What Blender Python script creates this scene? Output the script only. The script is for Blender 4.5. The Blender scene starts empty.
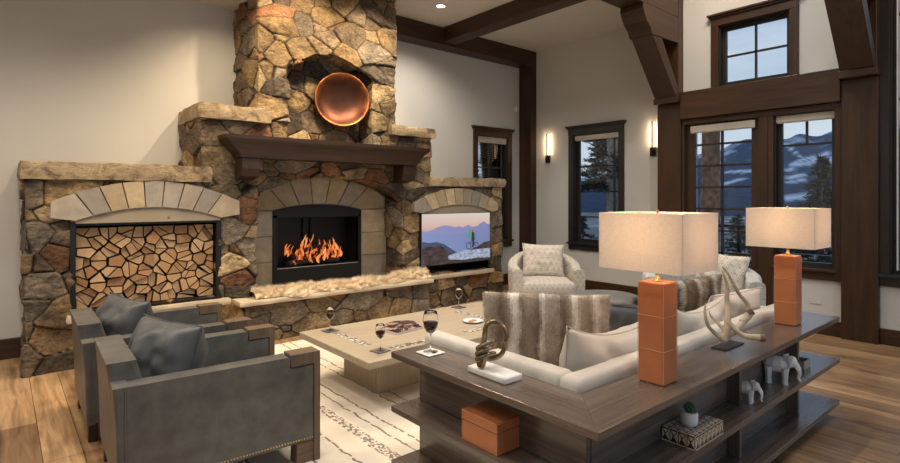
import bpy, math, random
import numpy as np
from mathutils import Vector, Matrix, noise as mnoise
random.seed(7)
PI = math.pi
sc = bpy.context.scene
COL = sc.collection

# ------------------------------------------------------------------ materials
def new_mat(name):
    m = bpy.data.materials.new(name); m.use_nodes = True
    nt = m.node_tree; b = nt.nodes['Principled BSDF']
    return m, nt, b
def N(nt, t, **kw):
    n = nt.nodes.new(t)
    for k, v in kw.items(): setattr(n, k, v)
    return n
def coords(nt, scale=(1, 1, 1), rot=(0, 0, 0), kind='Object'):
    tc = N(nt, 'ShaderNodeTexCoord'); mp = N(nt, 'ShaderNodeMapping')
    mp.inputs['Scale'].default_value = scale; mp.inputs['Rotation'].default_value = rot
    nt.links.new(tc.outputs[kind], mp.inputs[0]); return mp.outputs[0]
def noise(nt, vec, scale=5, detail=4, rough=0.55, dist=0.0):
    n = N(nt, 'ShaderNodeTexNoise'); n.inputs['Scale'].default_value = scale
    n.inputs['Detail'].default_value = detail; n.inputs['Roughness'].default_value = rough
    n.inputs['Distortion'].default_value = dist
    nt.links.new(vec, n.inputs['Vector']); return n.outputs['Fac']
def ramp(nt, fac, stops):
    r = N(nt, 'ShaderNodeValToRGB'); e = r.color_ramp.elements
    while len(e) < len(stops): e.new(0.5)
    for i, (p, c) in enumerate(stops):
        e[i].position = p; e[i].color = (c[0], c[1], c[2], 1)
    nt.links.new(fac, r.inputs[0]); return r.outputs[0]
def mixc(nt, a, b, fac, mode='MIX'):
    m = N(nt, 'ShaderNodeMix', data_type='RGBA', blend_type=mode)
    for sock, v in ((m.inputs[0], fac), (m.inputs[6], a), (m.inputs[7], b)):
        if isinstance(v, (int, float)): sock.default_value = v
        elif isinstance(v, tuple): sock.default_value = (v[0], v[1], v[2], 1)
        else: nt.links.new(v, sock)
    return m.outputs[2]
def math_(nt, op, a, b=None, c=None):
    m = N(nt, 'ShaderNodeMath', operation=op)
    for i, v in enumerate((a, b, c)):
        if v is None: continue
        if isinstance(v, (int, float)): m.inputs[i].default_value = v
        else: nt.links.new(v, m.inputs[i])
    return m.outputs[0]
def bump(nt, b, h, strength=0.3, dist=0.01):
    n = N(nt, 'ShaderNodeBump'); n.inputs['Strength'].default_value = strength
    n.inputs['Distance'].default_value = dist
    nt.links.new(h, n.inputs['Height']); nt.links.new(n.outputs[0], b.inputs['Normal'])
def plain(name, c, rough=0.6, metal=0.0, var=0.12, scale=6, bmp=0.1, bscale=60, spec=0.5):
    m, nt, b = new_mat(name); v = coords(nt)
    f = noise(nt, v, scale, 4)
    lo = tuple(x * (1 - var) for x in c); hi = tuple(min(1, x * (1 + var)) for x in c)
    nt.links.new(ramp(nt, f, [(0.3, lo), (0.7, hi)]), b.inputs['Base Color'])
    b.inputs['Roughness'].default_value = rough; b.inputs['Metallic'].default_value = metal
    b.inputs['Specular IOR Level'].default_value = spec
    if bmp: bump(nt, b, noise(nt, v, bscale, 3), bmp, 0.004)
    return m
def wood(name, c1, c2, axis, rough=0.4, s=1.0, bmp=0.15, spec=0.5):
    m, nt, b = new_mat(name)
    st = [9.0 * s] * 3; st[axis] = 0.7 * s
    v = coords(nt, tuple(st)); v2 = coords(nt, tuple(x * 5 if i != axis else x * 2 for i, x in enumerate(st)))
    f = noise(nt, v, 1.6, 5, 0.6, 0.8); g = noise(nt, v2, 2.0, 4, 0.6)
    col = ramp(nt, f, [(0.28, c1), (0.72, c2)])
    col = mixc(nt, col, ramp(nt, g, [(0.3, tuple(x * 0.6 for x in c1)), (0.65, c2)]), 0.4)
    nt.links.new(col, b.inputs['Base Color']); b.inputs['Roughness'].default_value = rough
    b.inputs['Specular IOR Level'].default_value = spec
    bump(nt, b, g, bmp, 0.003); return m
def emis(name, c, s):
    m, nt, b = new_mat(name)
    b.inputs['Base Color'].default_value = (c[0], c[1], c[2], 1)
    b.inputs['Emission Color'].default_value = (c[0], c[1], c[2], 1)
    b.inputs['Emission Strength'].default_value = s; return m
def attr_mat(name, rough=0.8, nscale=25, amt=0.5, bmp=0.5, bscale=30, bdist=0.01, spec=0.4):
    m, nt, b = new_mat(name)
    a = N(nt, 'ShaderNodeAttribute', attribute_name='Col'); v = coords(nt)
    f = noise(nt, v, nscale, 6, 0.65)
    col = mixc(nt, a.outputs['Color'], ramp(nt, f, [(0.3, (0.35, 0.33, 0.32)), (0.7, (1.5, 1.45, 1.4))]), amt, 'MULTIPLY')
    nt.links.new(col, b.inputs['Base Color']); b.inputs['Roughness'].default_value = rough
    b.inputs['Specular IOR Level'].default_value = spec
    if bmp: bump(nt, b, noise(nt, v, bscale, 8, 0.7), bmp, bdist)
    return m

def stone_mat():
    m, nt, b = new_mat('rubble_stone'); a = N(nt, 'ShaderNodeAttribute', attribute_name='Col'); v = coords(nt)
    f1 = noise(nt, v, 5, 6, 0.7, .6); f2 = noise(nt, coords(nt, (1, 1, 2.2)), 24, 6, 0.75, .4)
    c = mixc(nt, a.outputs['Color'], ramp(nt, f1, [(0.32, (0.50, 0.46, 0.44)), (0.5, (1, 1, 1)), (0.66, (1.55, 1.45, 1.25))]), 0.85, 'MULTIPLY')
    c = mixc(nt, c, ramp(nt, f2, [(0.34, (0.30, 0.27, 0.25)), (0.52, (1.05, 1.05, 1.05)), (0.7, (1.5, 1.45, 1.4))]), 0.8, 'MULTIPLY')
    nt.links.new(c, b.inputs['Base Color']); b.inputs['Roughness'].default_value = .9; b.inputs['Specular IOR Level'].default_value = .25
    h = math_(nt, 'ADD', noise(nt, v, 16, 8, 0.72, .5), math_(nt, 'MULTIPLY', f2, .5)); bump(nt, b, h, 1.0, .03); return m
M = {}
M['plaster'] = plain('plaster', (0.52, 0.51, 0.485), 0.85, var=0.03, scale=1.2, bmp=0.12, bscale=25)
M['ceiling'] = plain('ceiling_paint', (0.56, 0.54, 0.51), 0.9, var=0.02, bmp=0.05)
for i, a in enumerate('xyz'):
    M['dark_' + a] = wood('dark_timber_' + a, (0.010, 0.0045, 0.0018), (0.064, 0.0255, 0.0075), i, 0.42, 1.0, .2)
    M['mantel_' + a] = wood('mantel_timber_' + a, (0.012, 0.0055, 0.003), (0.046, 0.020, 0.009), i, 0.42)
    M['console_' + a] = wood('console_wood_' + a, (0.060, 0.045, 0.036), (0.165, 0.122, 0.094), i, 0.24, 0.9, 0.05, .8)
    M['pale_' + a] = wood('pale_oak_' + a, (0.36, 0.285, 0.195), (0.47, 0.385, 0.27), i, 0.5, 0.8, 0.06)
    M['arm_' + a] = wood('arm_walnut_' + a, (0.085, 0.055, 0.034), (0.19, 0.125, 0.078), i, 0.5, 1.2)
M['window_black'] = plain('window_black', (0.018, 0.015, 0.013), 0.4, bmp=0)
M['black_metal'] = plain('black_metal', (0.010, 0.010, 0.011), 0.5, metal=0.3, bmp=0)
M['bronze_metal'] = plain('dark_bronze', (0.03, 0.025, 0.02), 0.4, metal=0.7, bmp=0)
M['brass'] = plain('brass', (0.62, 0.42, 0.16), 0.28, metal=1.0, bmp=0)
M['steel'] = plain('steel', (0.55, 0.55, 0.55), 0.25, metal=1.0, bmp=0)
M['white_trim'] = plain('white_trim', (0.75, 0.74, 0.72), 0.5, bmp=0)
M['blind'] = plain('woven_blind', (0.47, 0.42, 0.35), 0.85, var=0.1, bmp=0.2)
M['leather'] = plain('grey_leather', (0.098, 0.092, 0.080), 0.42, var=0.32, scale=9, bmp=0.25, bscale=130)
M['leather_blue'] = plain('grey_leather_cushion', (0.075, 0.078, 0.078), 0.45, var=0.25, scale=7, bmp=0.25, bscale=130)
M['linen'] = plain('cream_linen', (0.54, 0.50, 0.44), 0.9, var=0.05, scale=4, bmp=0.3, bscale=240)
M['linen_cushion'] = plain('oat_linen', (0.50, 0.455, 0.395), 0.9, var=0.07, scale=6, bmp=0.35, bscale=200)
M['white_marble'] = plain('white_marble', (0.78, 0.76, 0.72), 0.35, var=0.06, scale=9, bmp=0)
M['white_ceramic'] = plain('white_ceramic', (0.70, 0.71, 0.71), 0.4, var=0.04, bmp=0)
M['orange_leather'] = plain('orange_leather', (0.46, 0.155, 0.055), 0.38, var=0.10, scale=7, bmp=0.15, bscale=150)
M['ottoman'] = plain('smoke_leather', (0.155, 0.15, 0.145), 0.5, var=.2, scale=6, bmp=.2, bscale=120)
M['seam'] = plain('pale_stitching', (0.62, 0.33, 0.17), 0.6, bmp=0)
M['slate'] = plain('slate', (0.10, 0.10, 0.10), 0.6, bmp=0.1)
M['antler'] = plain('antler_bone', (0.52, 0.42, 0.29), 0.5, var=0.35, scale=14, bmp=0.3, bscale=50)
M['antler_base'] = plain('antler_burr', (0.16, 0.10, 0.06), 0.7, var=0.3, scale=20, bmp=0.4, bscale=60)
M['cookie'] = plain('cookie', (0.45, 0.25, 0.10), 0.8, var=0.3, scale=40)
M['succulent'] = plain('succulent_leaf', (0.06, 0.13, 0.07), 0.5, bmp=0)
M['soil'] = plain('soil', (0.03, 0.02, 0.015), 0.9)
m, nt, b = new_mat('tan_flagstone'); v = coords(nt); f = noise(nt, v, 7, 7, .7, .8)
nt.links.new(ramp(nt, f, [(.34, (.15, .10, .06)), (.46, (.37, .275, .165)), (.62, (.50, .39, .25))]), b.inputs['Base Color']); b.inputs['Roughness'].default_value = .9
bump(nt, b, noise(nt, coords(nt, (1, 1, 2)), 18, 8, .75, .4), 1.0, .03); M['flagstone'] = m
M['ledge'] = plain('pale_sandstone', (0.52, 0.43, 0.31), 0.7, var=0.12, scale=5, bmp=0.3, bscale=20)
M['tympanum'] = plain('smooth_sandstone', (0.30, 0.25, 0.18), 0.8, var=0.06, scale=3, bmp=0.1)
M['stone'] = stone_mat()
M['ashlar'] = attr_mat('cut_sandstone', 0.8, 10, 0.3, 0.3, 30, 0.006)
M['fur'] = attr_mat('fur', 0.9, 40, 0.2, 0, spec=0.2)
M['bark'] = plain('pine_bark', (0.12, 0.075, 0.05), 0.95, var=0.5, scale=12, bmp=1.0, bscale=16)
M['pine'] = plain('pine_needles', (0.022, 0.035, 0.026), 0.9, var=0.3, bmp=0)
M['bark_log'] = plain('log_bark', (0.10, 0.06, 0.035), 0.95, var=0.3, scale=20)
M['char'] = plain('charred_log', (0.03, 0.022, 0.018), 0.9, var=0.4, scale=20, bmp=0.6)

def glass_pane(name, tint=(1, 1, 1)):
    m, nt, b = new_mat(name); nt.nodes.remove(b); out = nt.nodes['Material Output']
    tr = N(nt, 'ShaderNodeBsdfTransparent'); tr.inputs[0].default_value = (*tint, 1)
    gl = N(nt, 'ShaderNodeBsdfGlossy'); gl.inputs['Roughness'].default_value = 0.02
    fr = N(nt, 'ShaderNodeFresnel'); fr.inputs[0].default_value = 1.45
    mx = N(nt, 'ShaderNodeMixShader')
    nt.links.new(fr.outputs[0], mx.inputs[0]); nt.links.new(tr.outputs[0], mx.inputs[1])
    nt.links.new(gl.outputs[0], mx.inputs[2]); nt.links.new(mx.outputs[0], out.inputs[0]); return m
M['glass'] = glass_pane('window_glass', (0.93, 0.96, 0.98))
def clear(name):
    m, nt, b = new_mat(name)
    b.inputs['Base Color'].default_value = (1, 1, 1, 1); b.inputs['Roughness'].default_value = 0.0
    b.inputs['Transmission Weight'].default_value = 1.0; b.inputs['IOR'].default_value = 1.25; return m
M['crystal'] = clear('crystal')
m, nt, b = new_mat('red_wine'); b.inputs['Base Color'].default_value = (0.05, 0.004, 0.006, 1)
b.inputs['Roughness'].default_value = 0.08; M['wine'] = m

# copper bowl
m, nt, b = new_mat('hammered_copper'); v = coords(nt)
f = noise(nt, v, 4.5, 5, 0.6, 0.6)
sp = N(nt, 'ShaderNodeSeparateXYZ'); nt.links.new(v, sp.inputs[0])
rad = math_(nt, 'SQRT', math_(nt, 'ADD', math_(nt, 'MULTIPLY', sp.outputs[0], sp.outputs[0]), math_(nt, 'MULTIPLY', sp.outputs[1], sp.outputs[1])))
f = math_(nt, 'ADD', math_(nt, 'MULTIPLY', f, .52), math_(nt, 'MULTIPLY', math_(nt, 'POWER', math_(nt, 'DIVIDE', rad, .335), 3.0), .42))  # centre coloured darker than the rim, painting shade into the hollow
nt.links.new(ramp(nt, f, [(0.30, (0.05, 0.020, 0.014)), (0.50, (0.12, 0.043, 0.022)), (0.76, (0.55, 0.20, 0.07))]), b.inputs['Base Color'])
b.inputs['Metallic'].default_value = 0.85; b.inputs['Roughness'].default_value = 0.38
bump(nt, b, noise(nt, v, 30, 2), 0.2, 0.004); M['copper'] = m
# bronze hand
M['bronze'] = plain('aged_bronze', (0.26, 0.195, 0.12), 0.22, metal=0.9, var=0.35, scale=25, bmp=0.2, bscale=60)
# shade
def shade_mat():
    m, nt, b = new_mat('linen_shade'); nt.nodes.remove(b); out = nt.nodes['Material Output']
    v = coords(nt, (1, 1, 1)); v2 = coords(nt, (60, 60, 300)); v3 = coords(nt, (300, 300, 60))
    f = mixc(nt, ramp(nt, noise(nt, v2, 1, 2), [(0.3, (0.72, 0.66, 0.58)), (0.7, (0.86, 0.81, 0.74))]),
             ramp(nt, noise(nt, v3, 1, 2), [(0.3, (0.72, 0.66, 0.58)), (0.7, (0.86, 0.81, 0.74))]), 0.5)
    d = N(nt, 'ShaderNodeBsdfDiffuse'); t = N(nt, 'ShaderNodeBsdfTranslucent')
    nt.links.new(f, d.inputs[0]); nt.links.new(f, t.inputs[0])
    mx = N(nt, 'ShaderNodeMixShader'); mx.inputs[0].default_value = 0.36
    nt.links.new(d.outputs[0], mx.inputs[1]); nt.links.new(t.outputs[0], mx.inputs[2])
    nt.links.new(mx.outputs[0], out.inputs[0]); return m
M['shade'] = shade_mat()
# split log ends, one tone per log
m, nt, b = new_mat('split_log_end'); v = coords(nt, (14, 14, 14))
oi = N(nt, 'ShaderNodeObjectInfo')
c = ramp(nt, oi.outputs['Random'], [(0.0, (0.34, 0.18, 0.08)), (0.35, (0.50, 0.32, 0.17)), (0.7, (0.60, 0.42, 0.24)), (1.0, (0.44, 0.24, 0.10))])
f = noise(nt, v, 1.5, 5, 0.7, 1.5)
c = mixc(nt, c, ramp(nt, f, [(0.3, (0.5, 0.42, 0.36)), (0.65, (1.1, 1.08, 1.05))]), 0.6, 'MULTIPLY')
nt.links.new(c, b.inputs['Base Color']); b.inputs['Roughness'].default_value = 0.8
bump(nt, b, f, 0.5, 0.01); M['log_end'] = m
# floor planks, running along Y
m, nt, b = new_mat('oak_floor'); v = coords(nt, (1, 1, 1), (0, 0, PI / 2))
br = N(nt, 'ShaderNodeTexBrick'); br.offset = 0.37; br.offset_frequency = 3
nt.links.new(v, br.inputs['Vector']); br.inputs['Scale'].default_value = 1.0
br.inputs['Brick Width'].default_value = 1.9; br.inputs['Row Height'].default_value = 0.19
br.inputs['Mortar Size'].default_value = 0.0022; br.inputs['Bias'].default_value = 0.0
br.inputs['Color1'].default_value = (0.24, 0.145, 0.075, 1); br.inputs['Color2'].default_value = (0.52, 0.335, 0.175, 1)
br.inputs['Mortar'].default_value = (0.06, 0.035, 0.02, 1)
g = noise(nt, coords(nt, (16, 1.1, 16)), 1.2, 6, 0.62, 1.0); k = noise(nt, coords(nt, (2.2, 1.2, 2)), 1.6, 3)
c = mixc(nt, br.outputs['Color'], ramp(nt, g, [(0.34, (0.42, 0.37, 0.33)), (0.62, (1.12, 1.10, 1.08))]), 0.8, 'MULTIPLY')
c = mixc(nt, c, ramp(nt, k, [(0.30, (0.40, 0.35, 0.32)), (0.48, (1, 1, 1))]), 0.7, 'MULTIPLY')
nt.links.new(c, b.inputs['Base Color']); b.inputs['Roughness'].default_value = 0.36
bump(nt, b, g, 0.12, 0.003); M['floor'] = m
# rug
def rug_mat():
    m, nt, b = new_mat('striped_wool_rug')
    tc = N(nt, 'ShaderNodeTexCoord'); sp = N(nt, 'ShaderNodeSeparateXYZ'); nt.links.new(tc.outputs['Object'], sp.inputs[0])
    x = sp.outputs[0]; vv = tc.outputs['Object']
    wob = math_(nt, 'MULTIPLY', math_(nt, 'SUBTRACT', noise(nt, vv, 9, 2), 0.5), 0.05)
    xw = math_(nt, 'ADD', x, wob)
    dash = noise(nt, coords(nt, (6, 16, 1)), 1.0, 2); dash = math_(nt, 'GREATER_THAN', dash, 0.40)
    spk = noise(nt, coords(nt, (60, 30, 1)), 1.0, 2); spk = math_(nt, 'GREATER_THAN', spk, 0.5)
    thin = None; thick = None
    for xi in (0.62, 0.98, 1.08, 1.37, 1.555, 1.88, 1.97, 2.205, 2.30, 2.62, 2.9, 3.0, 3.24, 3.34, 3.7, 4.1, 4.2):
        t = math_(nt, 'COMPARE', xw, xi, 0.007); thin = t if thin is None else math_(nt, 'MAXIMUM', thin, t)
    for xi in (0.80, 1.745, 2.78, 3.55):
        t = math_(nt, 'COMPARE', xw, xi, 0.035); thick = t if thick is None else math_(nt, 'MAXIMUM', thick, t)
    msk = math_(nt, 'MAXIMUM', math_(nt, 'MULTIPLY', thin, dash), math_(nt, 'MULTIPLY', thick, spk))
    base = ramp(nt, noise(nt, vv, 3, 4), [(0.3, (0.60, 0.52, 0.41)), (0.7, (0.72, 0.65, 0.53))])
    c = mixc(nt, base, (0.13, 0.095, 0.07), math_(nt, 'MULTIPLY', msk, 0.85))
    nt.links.new(c, b.inputs['Base Color']); b.inputs['Roughness'].default_value = 0.95
    bump(nt, b, noise(nt, vv, 120, 3), 0.5, 0.004); return m
M['rug'] = rug_mat()
# triangle patterned upholstery
def tri_mat(name, c0, c1, s=0.055, w=0.11, axes=(0, 2)):
    m, nt, b = new_mat(name)
    tc = N(nt, 'ShaderNodeTexCoord'); sp = N(nt, 'ShaderNodeSeparateXYZ'); nt.links.new(tc.outputs['Object'], sp.inputs[0])
    u = math_(nt, 'ADD', sp.outputs[axes[0]], math_(nt, 'MULTIPLY', sp.outputs[1], 0.35)) if axes[0] == 0 else sp.outputs[axes[0]]
    v = math_(nt, 'ADD', sp.outputs[axes[1]], math_(nt, 'MULTIPLY', sp.outputs[1], 0.5))
    msk = None
    for ang in (0, 60, 120):
        nx, ny = math.sin(math.radians(ang)) / s, math.cos(math.radians(ang)) / s
        p = math_(nt, 'ADD', math_(nt, 'MULTIPLY', u, nx), math_(nt, 'MULTIPLY', v, ny))
        q = math_(nt, 'FRACT', p)
        for lo in (0.0, 0.3):
            t = math_(nt, 'COMPARE', q, lo + w, w / 2)
            msk = t if msk is None else math_(nt, 'MAXIMUM', msk, t)
    nz = noise(nt, tc.outputs['Object'], 60, 3)
    c = mixc(nt, c0, c1, math_(nt, 'MULTIPLY', msk, math_(nt, 'ADD', nz, 0.3)))
    nt.links.new(c, b.inputs['Base Color']); b.inputs['Roughness'].default_value = 0.95
    bump(nt, b, noise(nt, tc.outputs['Object'], 200, 2), 0.4, 0.003); return m
M['tri'] = tri_mat('patterned_upholstery', (0.38, 0.35, 0.31), (0.62, 0.58, 0.52))
M['tri_pillow'] = tri_mat('patterned_pillow', (0.45, 0.40, 0.34), (0.70, 0.64, 0.56), 0.07)
M['tri_grey'] = tri_mat('grey_patterned_upholstery', (0.36, 0.36, 0.35), (0.52, 0.52, 0.51))
# mountain
M['mountain'] = attr_mat('snowy_mountain', 1.0, .12, .35, 0, spec=0)
m, nt, b = new_mat('snowy_ground'); f = noise(nt, coords(nt), 0.09, 6, 0.7)
nt.links.new(ramp(nt, f, [(0.5, (0.025, 0.03, 0.03)), (0.62, (0.40, 0.44, 0.50))]), b.inputs['Base Color']); M['ground'] = m

# ------------------------------------------------------------------ mesh helpers
def tag(o, label=None, cat=None, group=None, kind=None):
    if label: o['label'] = label
    if cat: o['category'] = cat
    if group: o['group'] = group
    if kind: o['kind'] = kind
    return o
def thing(name, label, cat, loc=(0, 0, 0), rz=0, group=None):
    o = bpy.data.objects.new(name, None); o.empty_display_size = 0.1; COL.objects.link(o)
    o.location = loc; o.rotation_euler = (0, 0, rz); tag(o, label, cat, group); return o
class MB:
    def __init__(s): s.v = []; s.f = []; s.m = []; s.sm = []; s.c = []
    def add(s, vs, fs, mat=0, smooth=False, T=None, col=None):
        o = len(s.v)
        for p in vs:
            p = Vector(p); s.v.append(T @ p if T is not None else p)
        for f in fs: s.f.append([i + o for i in f]); s.m.append(mat); s.sm.append(smooth); s.c.append(col)
        return s
    def box(s, x0, x1, y0, y1, z0, z1, mat=0, T=None, col=None):
        vs = [(x0, y0, z0), (x1, y0, z0), (x1, y1, z0), (x0, y1, z0), (x0, y0, z1), (x1, y0, z1), (x1, y1, z1), (x0, y1, z1)]
        return s.add(vs, [(0, 3, 2, 1), (4, 5, 6, 7), (0, 1, 5, 4), (1, 2, 6, 5), (2, 3, 7, 6), (3, 0, 4, 7)], mat, T=T, col=col)
    def loft(s, loops, mat=0, smooth=True, cap=True, T=None, closed=True):
        n = len(loops[0]); vs = [p for l in loops for p in l]; fs = []
        for i in range(len(loops) - 1):
            for j in range(n if closed else n - 1):
                k = (j + 1) % n; fs.append((i * n + j, i * n + k, (i + 1) * n + k, (i + 1) * n + j))
        s.add(vs, fs, mat, smooth, T)
        if cap and closed:
            s.add(loops[0], [tuple(range(n))[::-1]], mat, False, T); s.add(loops[-1], [tuple(range(n))], mat, False, T)
        return s
    def lathe(s, prof, seg=24, mat=0, T=None, smooth=True, cap=True):
        return s.loft([[(r * math.cos(2 * PI * k / seg), r * math.sin(2 * PI * k / seg), z) for k in range(seg)] for r, z in prof], mat, smooth, cap, T)
    def tube(s, pts, rad, seg=10, mat=0, T=None, cap=True):
        pts = [Vector(p) for p in pts]; n = len(pts); loops = []
        if not hasattr(rad, '__len__'): rad = [rad] * n
        t0 = (pts[1] - pts[0]).normalized(); a = t0.orthogonal().normalized()
        for i in range(n):
            t = (pts[min(i + 1, n - 1)] - pts[max(i - 1, 0)]).normalized()
            a = (a - t * a.dot(t)).normalized(); b_ = t.cross(a)
            loops.append([pts[i] + (a * math.cos(2 * PI * k / seg) + b_ * math.sin(2 * PI * k / seg)) * rad[i] for k in range(seg)])
        return s.loft(loops, mat, True, cap, T)
    def prism(s, poly, y0, y1, mat=0, T=None, side=None, col=None):   # polygon in XZ, extruded along Y
        n = len(poly); vs = [(x, y0, z) for x, z in poly] + [(x, y1, z) for x, z in poly]
        s.add(vs, [tuple(range(n))], mat, T=T, col=col); s.add(vs, [tuple(range(n, 2 * n))[::-1]], mat, T=T, col=col)
        s.add(vs, [(i, i + n, (i + 1) % n + n, (i + 1) % n) for i in range(n)], mat if side is None else side, T=T, col=col); return s
    def build(s, name, mats, parent=None, world=False, bevel=0, seg=2, sub=0, weld=False, loc=None):
        off = Vector((0, 0, 0))
        if world and parent is not None:
            q = parent
            while q is not None: off += q.location; q = q.parent
        if loc is not None: off = off + Vector(loc)
        me = bpy.data.meshes.new(name); me.from_pydata([tuple(p - off) for p in s.v], [], s.f)
        if not isinstance(mats, (list, tuple)): mats = [mats]
        for m in mats: me.materials.append(M[m] if isinstance(m, str) else m)
        me.polygons.foreach_set('material_index', s.m); me.polygons.foreach_set('use_smooth', s.sm)
        if any(c is not None for c in s.c):
            a = me.color_attributes.new('Col', 'FLOAT_COLOR', 'CORNER'); li = 0
            for p, c in zip(me.polygons, s.c):
                for l in p.loop_indices: a.data[l].color = (*(c or (0.5, 0.5, 0.5)), 1)
        me.validate(); me.update()
        import bmesh
        bm = bmesh.new(); bm.from_mesh(me)
        if weld: bmesh.ops.remove_doubles(bm, verts=bm.verts, dist=1e-5)
        bmesh.ops.recalc_face_normals(bm, faces=bm.faces); bm.to_mesh(me); bm.free()
        o = bpy.data.objects.new(name, me); COL.objects.link(o)
        if parent is not None: o.parent = parent
        if loc is not None: o.location = loc
        if bevel:
            b_ = o.modifiers.new('bevel', 'BEVEL'); b_.width = bevel; b_.segments = seg; b_.limit_method = 'ANGLE'; b_.angle_limit = math.radians(40)
        if sub:
            b_ = o.modifiers.new('sub', 'SUBSURF'); b_.levels = sub; b_.render_levels = sub
        return o
def box(name, b, mat, parent=None, bevel=0, seg=2, world=False):
    return MB().box(*b).build(name, mat, parent, world, bevel, seg)
def struct(o): o['kind'] = 'structure'; return o
def arc_pts(pts, n=8):   # catmull-rom through pts
    P_ = [Vector(p) for p in pts]; P_ = [P_[0] * 2 - P_[1]] + P_ + [P_[-1] * 2 - P_[-2]]; out = []
    for i in range(1, len(P_) - 2):
        for k in range(n):
            t = k / n; a, b_, c_, d = P_[i - 1:i + 3]
            out.append(0.5 * ((2 * b_) + (c_ - a) * t + (2 * a - 5 * b_ + 4 * c_ - d) * t * t + (3 * b_ - a - 3 * c_ + d) * t ** 3))
    out.append(P_[-2]); return out
def lerp_list(l, n):
    out = []
    for i in range(n):
        t = i / (n - 1) * (len(l) - 1); k = min(int(t), len(l) - 2); out.append(l[k] + (l[k + 1] - l[k]) * (t - k))
    return out

# ------------------------------------------------------------------ camera
cam = bpy.data.cameras.new('camera'); co = bpy.data.objects.new('camera', cam); COL.objects.link(co)
co.location = (0, 0, 1.5); co.rotation_euler = (PI / 2, 0, math.radians(-40.1))
cam.sensor_width = 36; cam.lens = 535 / 900 * 36; cam.shift_y = -33.5 / 900; cam.clip_end = 3000; cam.clip_start = 0.05
sc.camera = co

# ------------------------------------------------------------------ room shell
YW = 6.48; XF = 7.2; XD = 6.93; ZC = 4.06; YF = 5.71
struct(box('floor', (-2.6, 7.35, -3.1, 6.65, -0.12, 0), 'floor'))
struct(box('ceiling', (2.12, 7.35, 3.7, 6.63, ZC, ZC + 0.1), 'ceiling'))
struct(box('ceiling', (-2.6, 2.14, 3.7, 6.63, 3.71, ZC + 0.1), 'ceiling'))
struct(box('ceiling', (-2.6, 7.35, -3.1, 3.7, 5.3, 5.4), 'ceiling'))
struct(box('wall_upper', (-2.6, 7.35, 3.5, 3.68, 4.24, 5.3), 'plaster'))
def wall(name, axis, pos, th, u0, u1, z0, z1, holes):
    us = sorted({u0, u1, *[h[0] for h in holes], *[h[1] for h in holes]}); zs = sorted({z0, z1, *[h[2] for h in holes], *[h[3] for h in holes]})
    us = [u for u in us if u0 <= u <= u1]; zs = [z for z in zs if z0 <= z <= z1]
    mb = MB()
    for a, b_ in zip(us, us[1:]):
        for c_, d in zip(zs, zs[1:]):
            if any(h[0] < (a + b_) / 2 < h[1] and h[2] < (c_ + d) / 2 < h[3] for h in holes): continue
            if axis == 'y': mb.box(a, b_, pos, pos + th, c_, d)
            else: mb.box(pos, pos + th, a, b_, c_, d)
    return struct(mb.build(name, 'plaster'))
W1 = (6.04, 6.76, 0.78, 2.54)        # opening in the fireplace wall
W2 = (4.56, 5.40, 0.78, 2.52)        # opening in the far wall
DR = (2.50, 3.40, 0.0, 2.46)         # french door
W3 = (1.74, 2.34, 0.72, 2.46)
WU = (2.18, 2.97, 2.90, 3.66)        # upper window
W4 = (-1.4, 1.28, 0.72, 4.3)
wall('wall_left', 'y', YW, 0.15, -2.6, 7.35, 0, ZC, [W1])
wall('wall_far', 'x', XF, 0.15, 3.74, 6.63, 0, ZC, [W2])
wall('wall_right', 'x', XD, 0.16, -3.1, 3.44, 0, 5.3, [DR, W3, WU, W4])
struct(box('wall_return', (XD, XF + .15, 3.44, 3.74, 0, 5.3), 'plaster'))
wall('wall_behind', 'x', -2.75, 0.15, -3.1, 6.63, 0, 5.3, [])
wall('wall_near', 'y', -3.25, 0.15, -2.6, 7.0, 0, 5.3, [(-2.2, 2.0, 0.1, 4.8), (2.2, 6.6, 0.1, 4.8)])
n = 0
def base(b):
    global n
    n += 1; return struct(box('baseboard_%d' % n, b, 'dark_x' if b[1] - b[0] > b[3] - b[2] else 'dark_y', bevel=0.006))
base((-2.6, 0.17, YW - .022, YW, 0, 0.19)); base((5.84, 7.06, YW - .022, YW, 0, 0.19))
base((XF - .022, XF, 3.76, 6.2, 0, 0.19)); base((XD - .02, XD, -3.1, 1.36, 0, 0.165)); base((XD - .02, XD, 1.68, 2.42, 0, 0.165))
k = 0
def trim(b, ax, bev=0.008):
    global k
    k += 1; return struct(box('trim_%d' % k, b, 'dark_' + ax, bevel=bev))
trim((7.06, 7.23, 6.2, YW, 0, 3.8), 'z')                      # corner post
trim((3.88, 7.23, 6.2, YW, 3.8, ZC), 'x')                     # beam on the fireplace wall
trim((5.09, 5.33, 3.72, 6.2, 3.84, ZC), 'y')                  # ceiling beam
trim((6.86, 7.12, 3.43, 3.76, 0, 2.75), 'z')                  # door wall posts
trim((6.86, 7.0, 1.36, 1.68, 0, 2.75), 'z')
trim((6.83, 7.0, 1.68, 3.43, 2.53, 2.885), 'y')               # header
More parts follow.
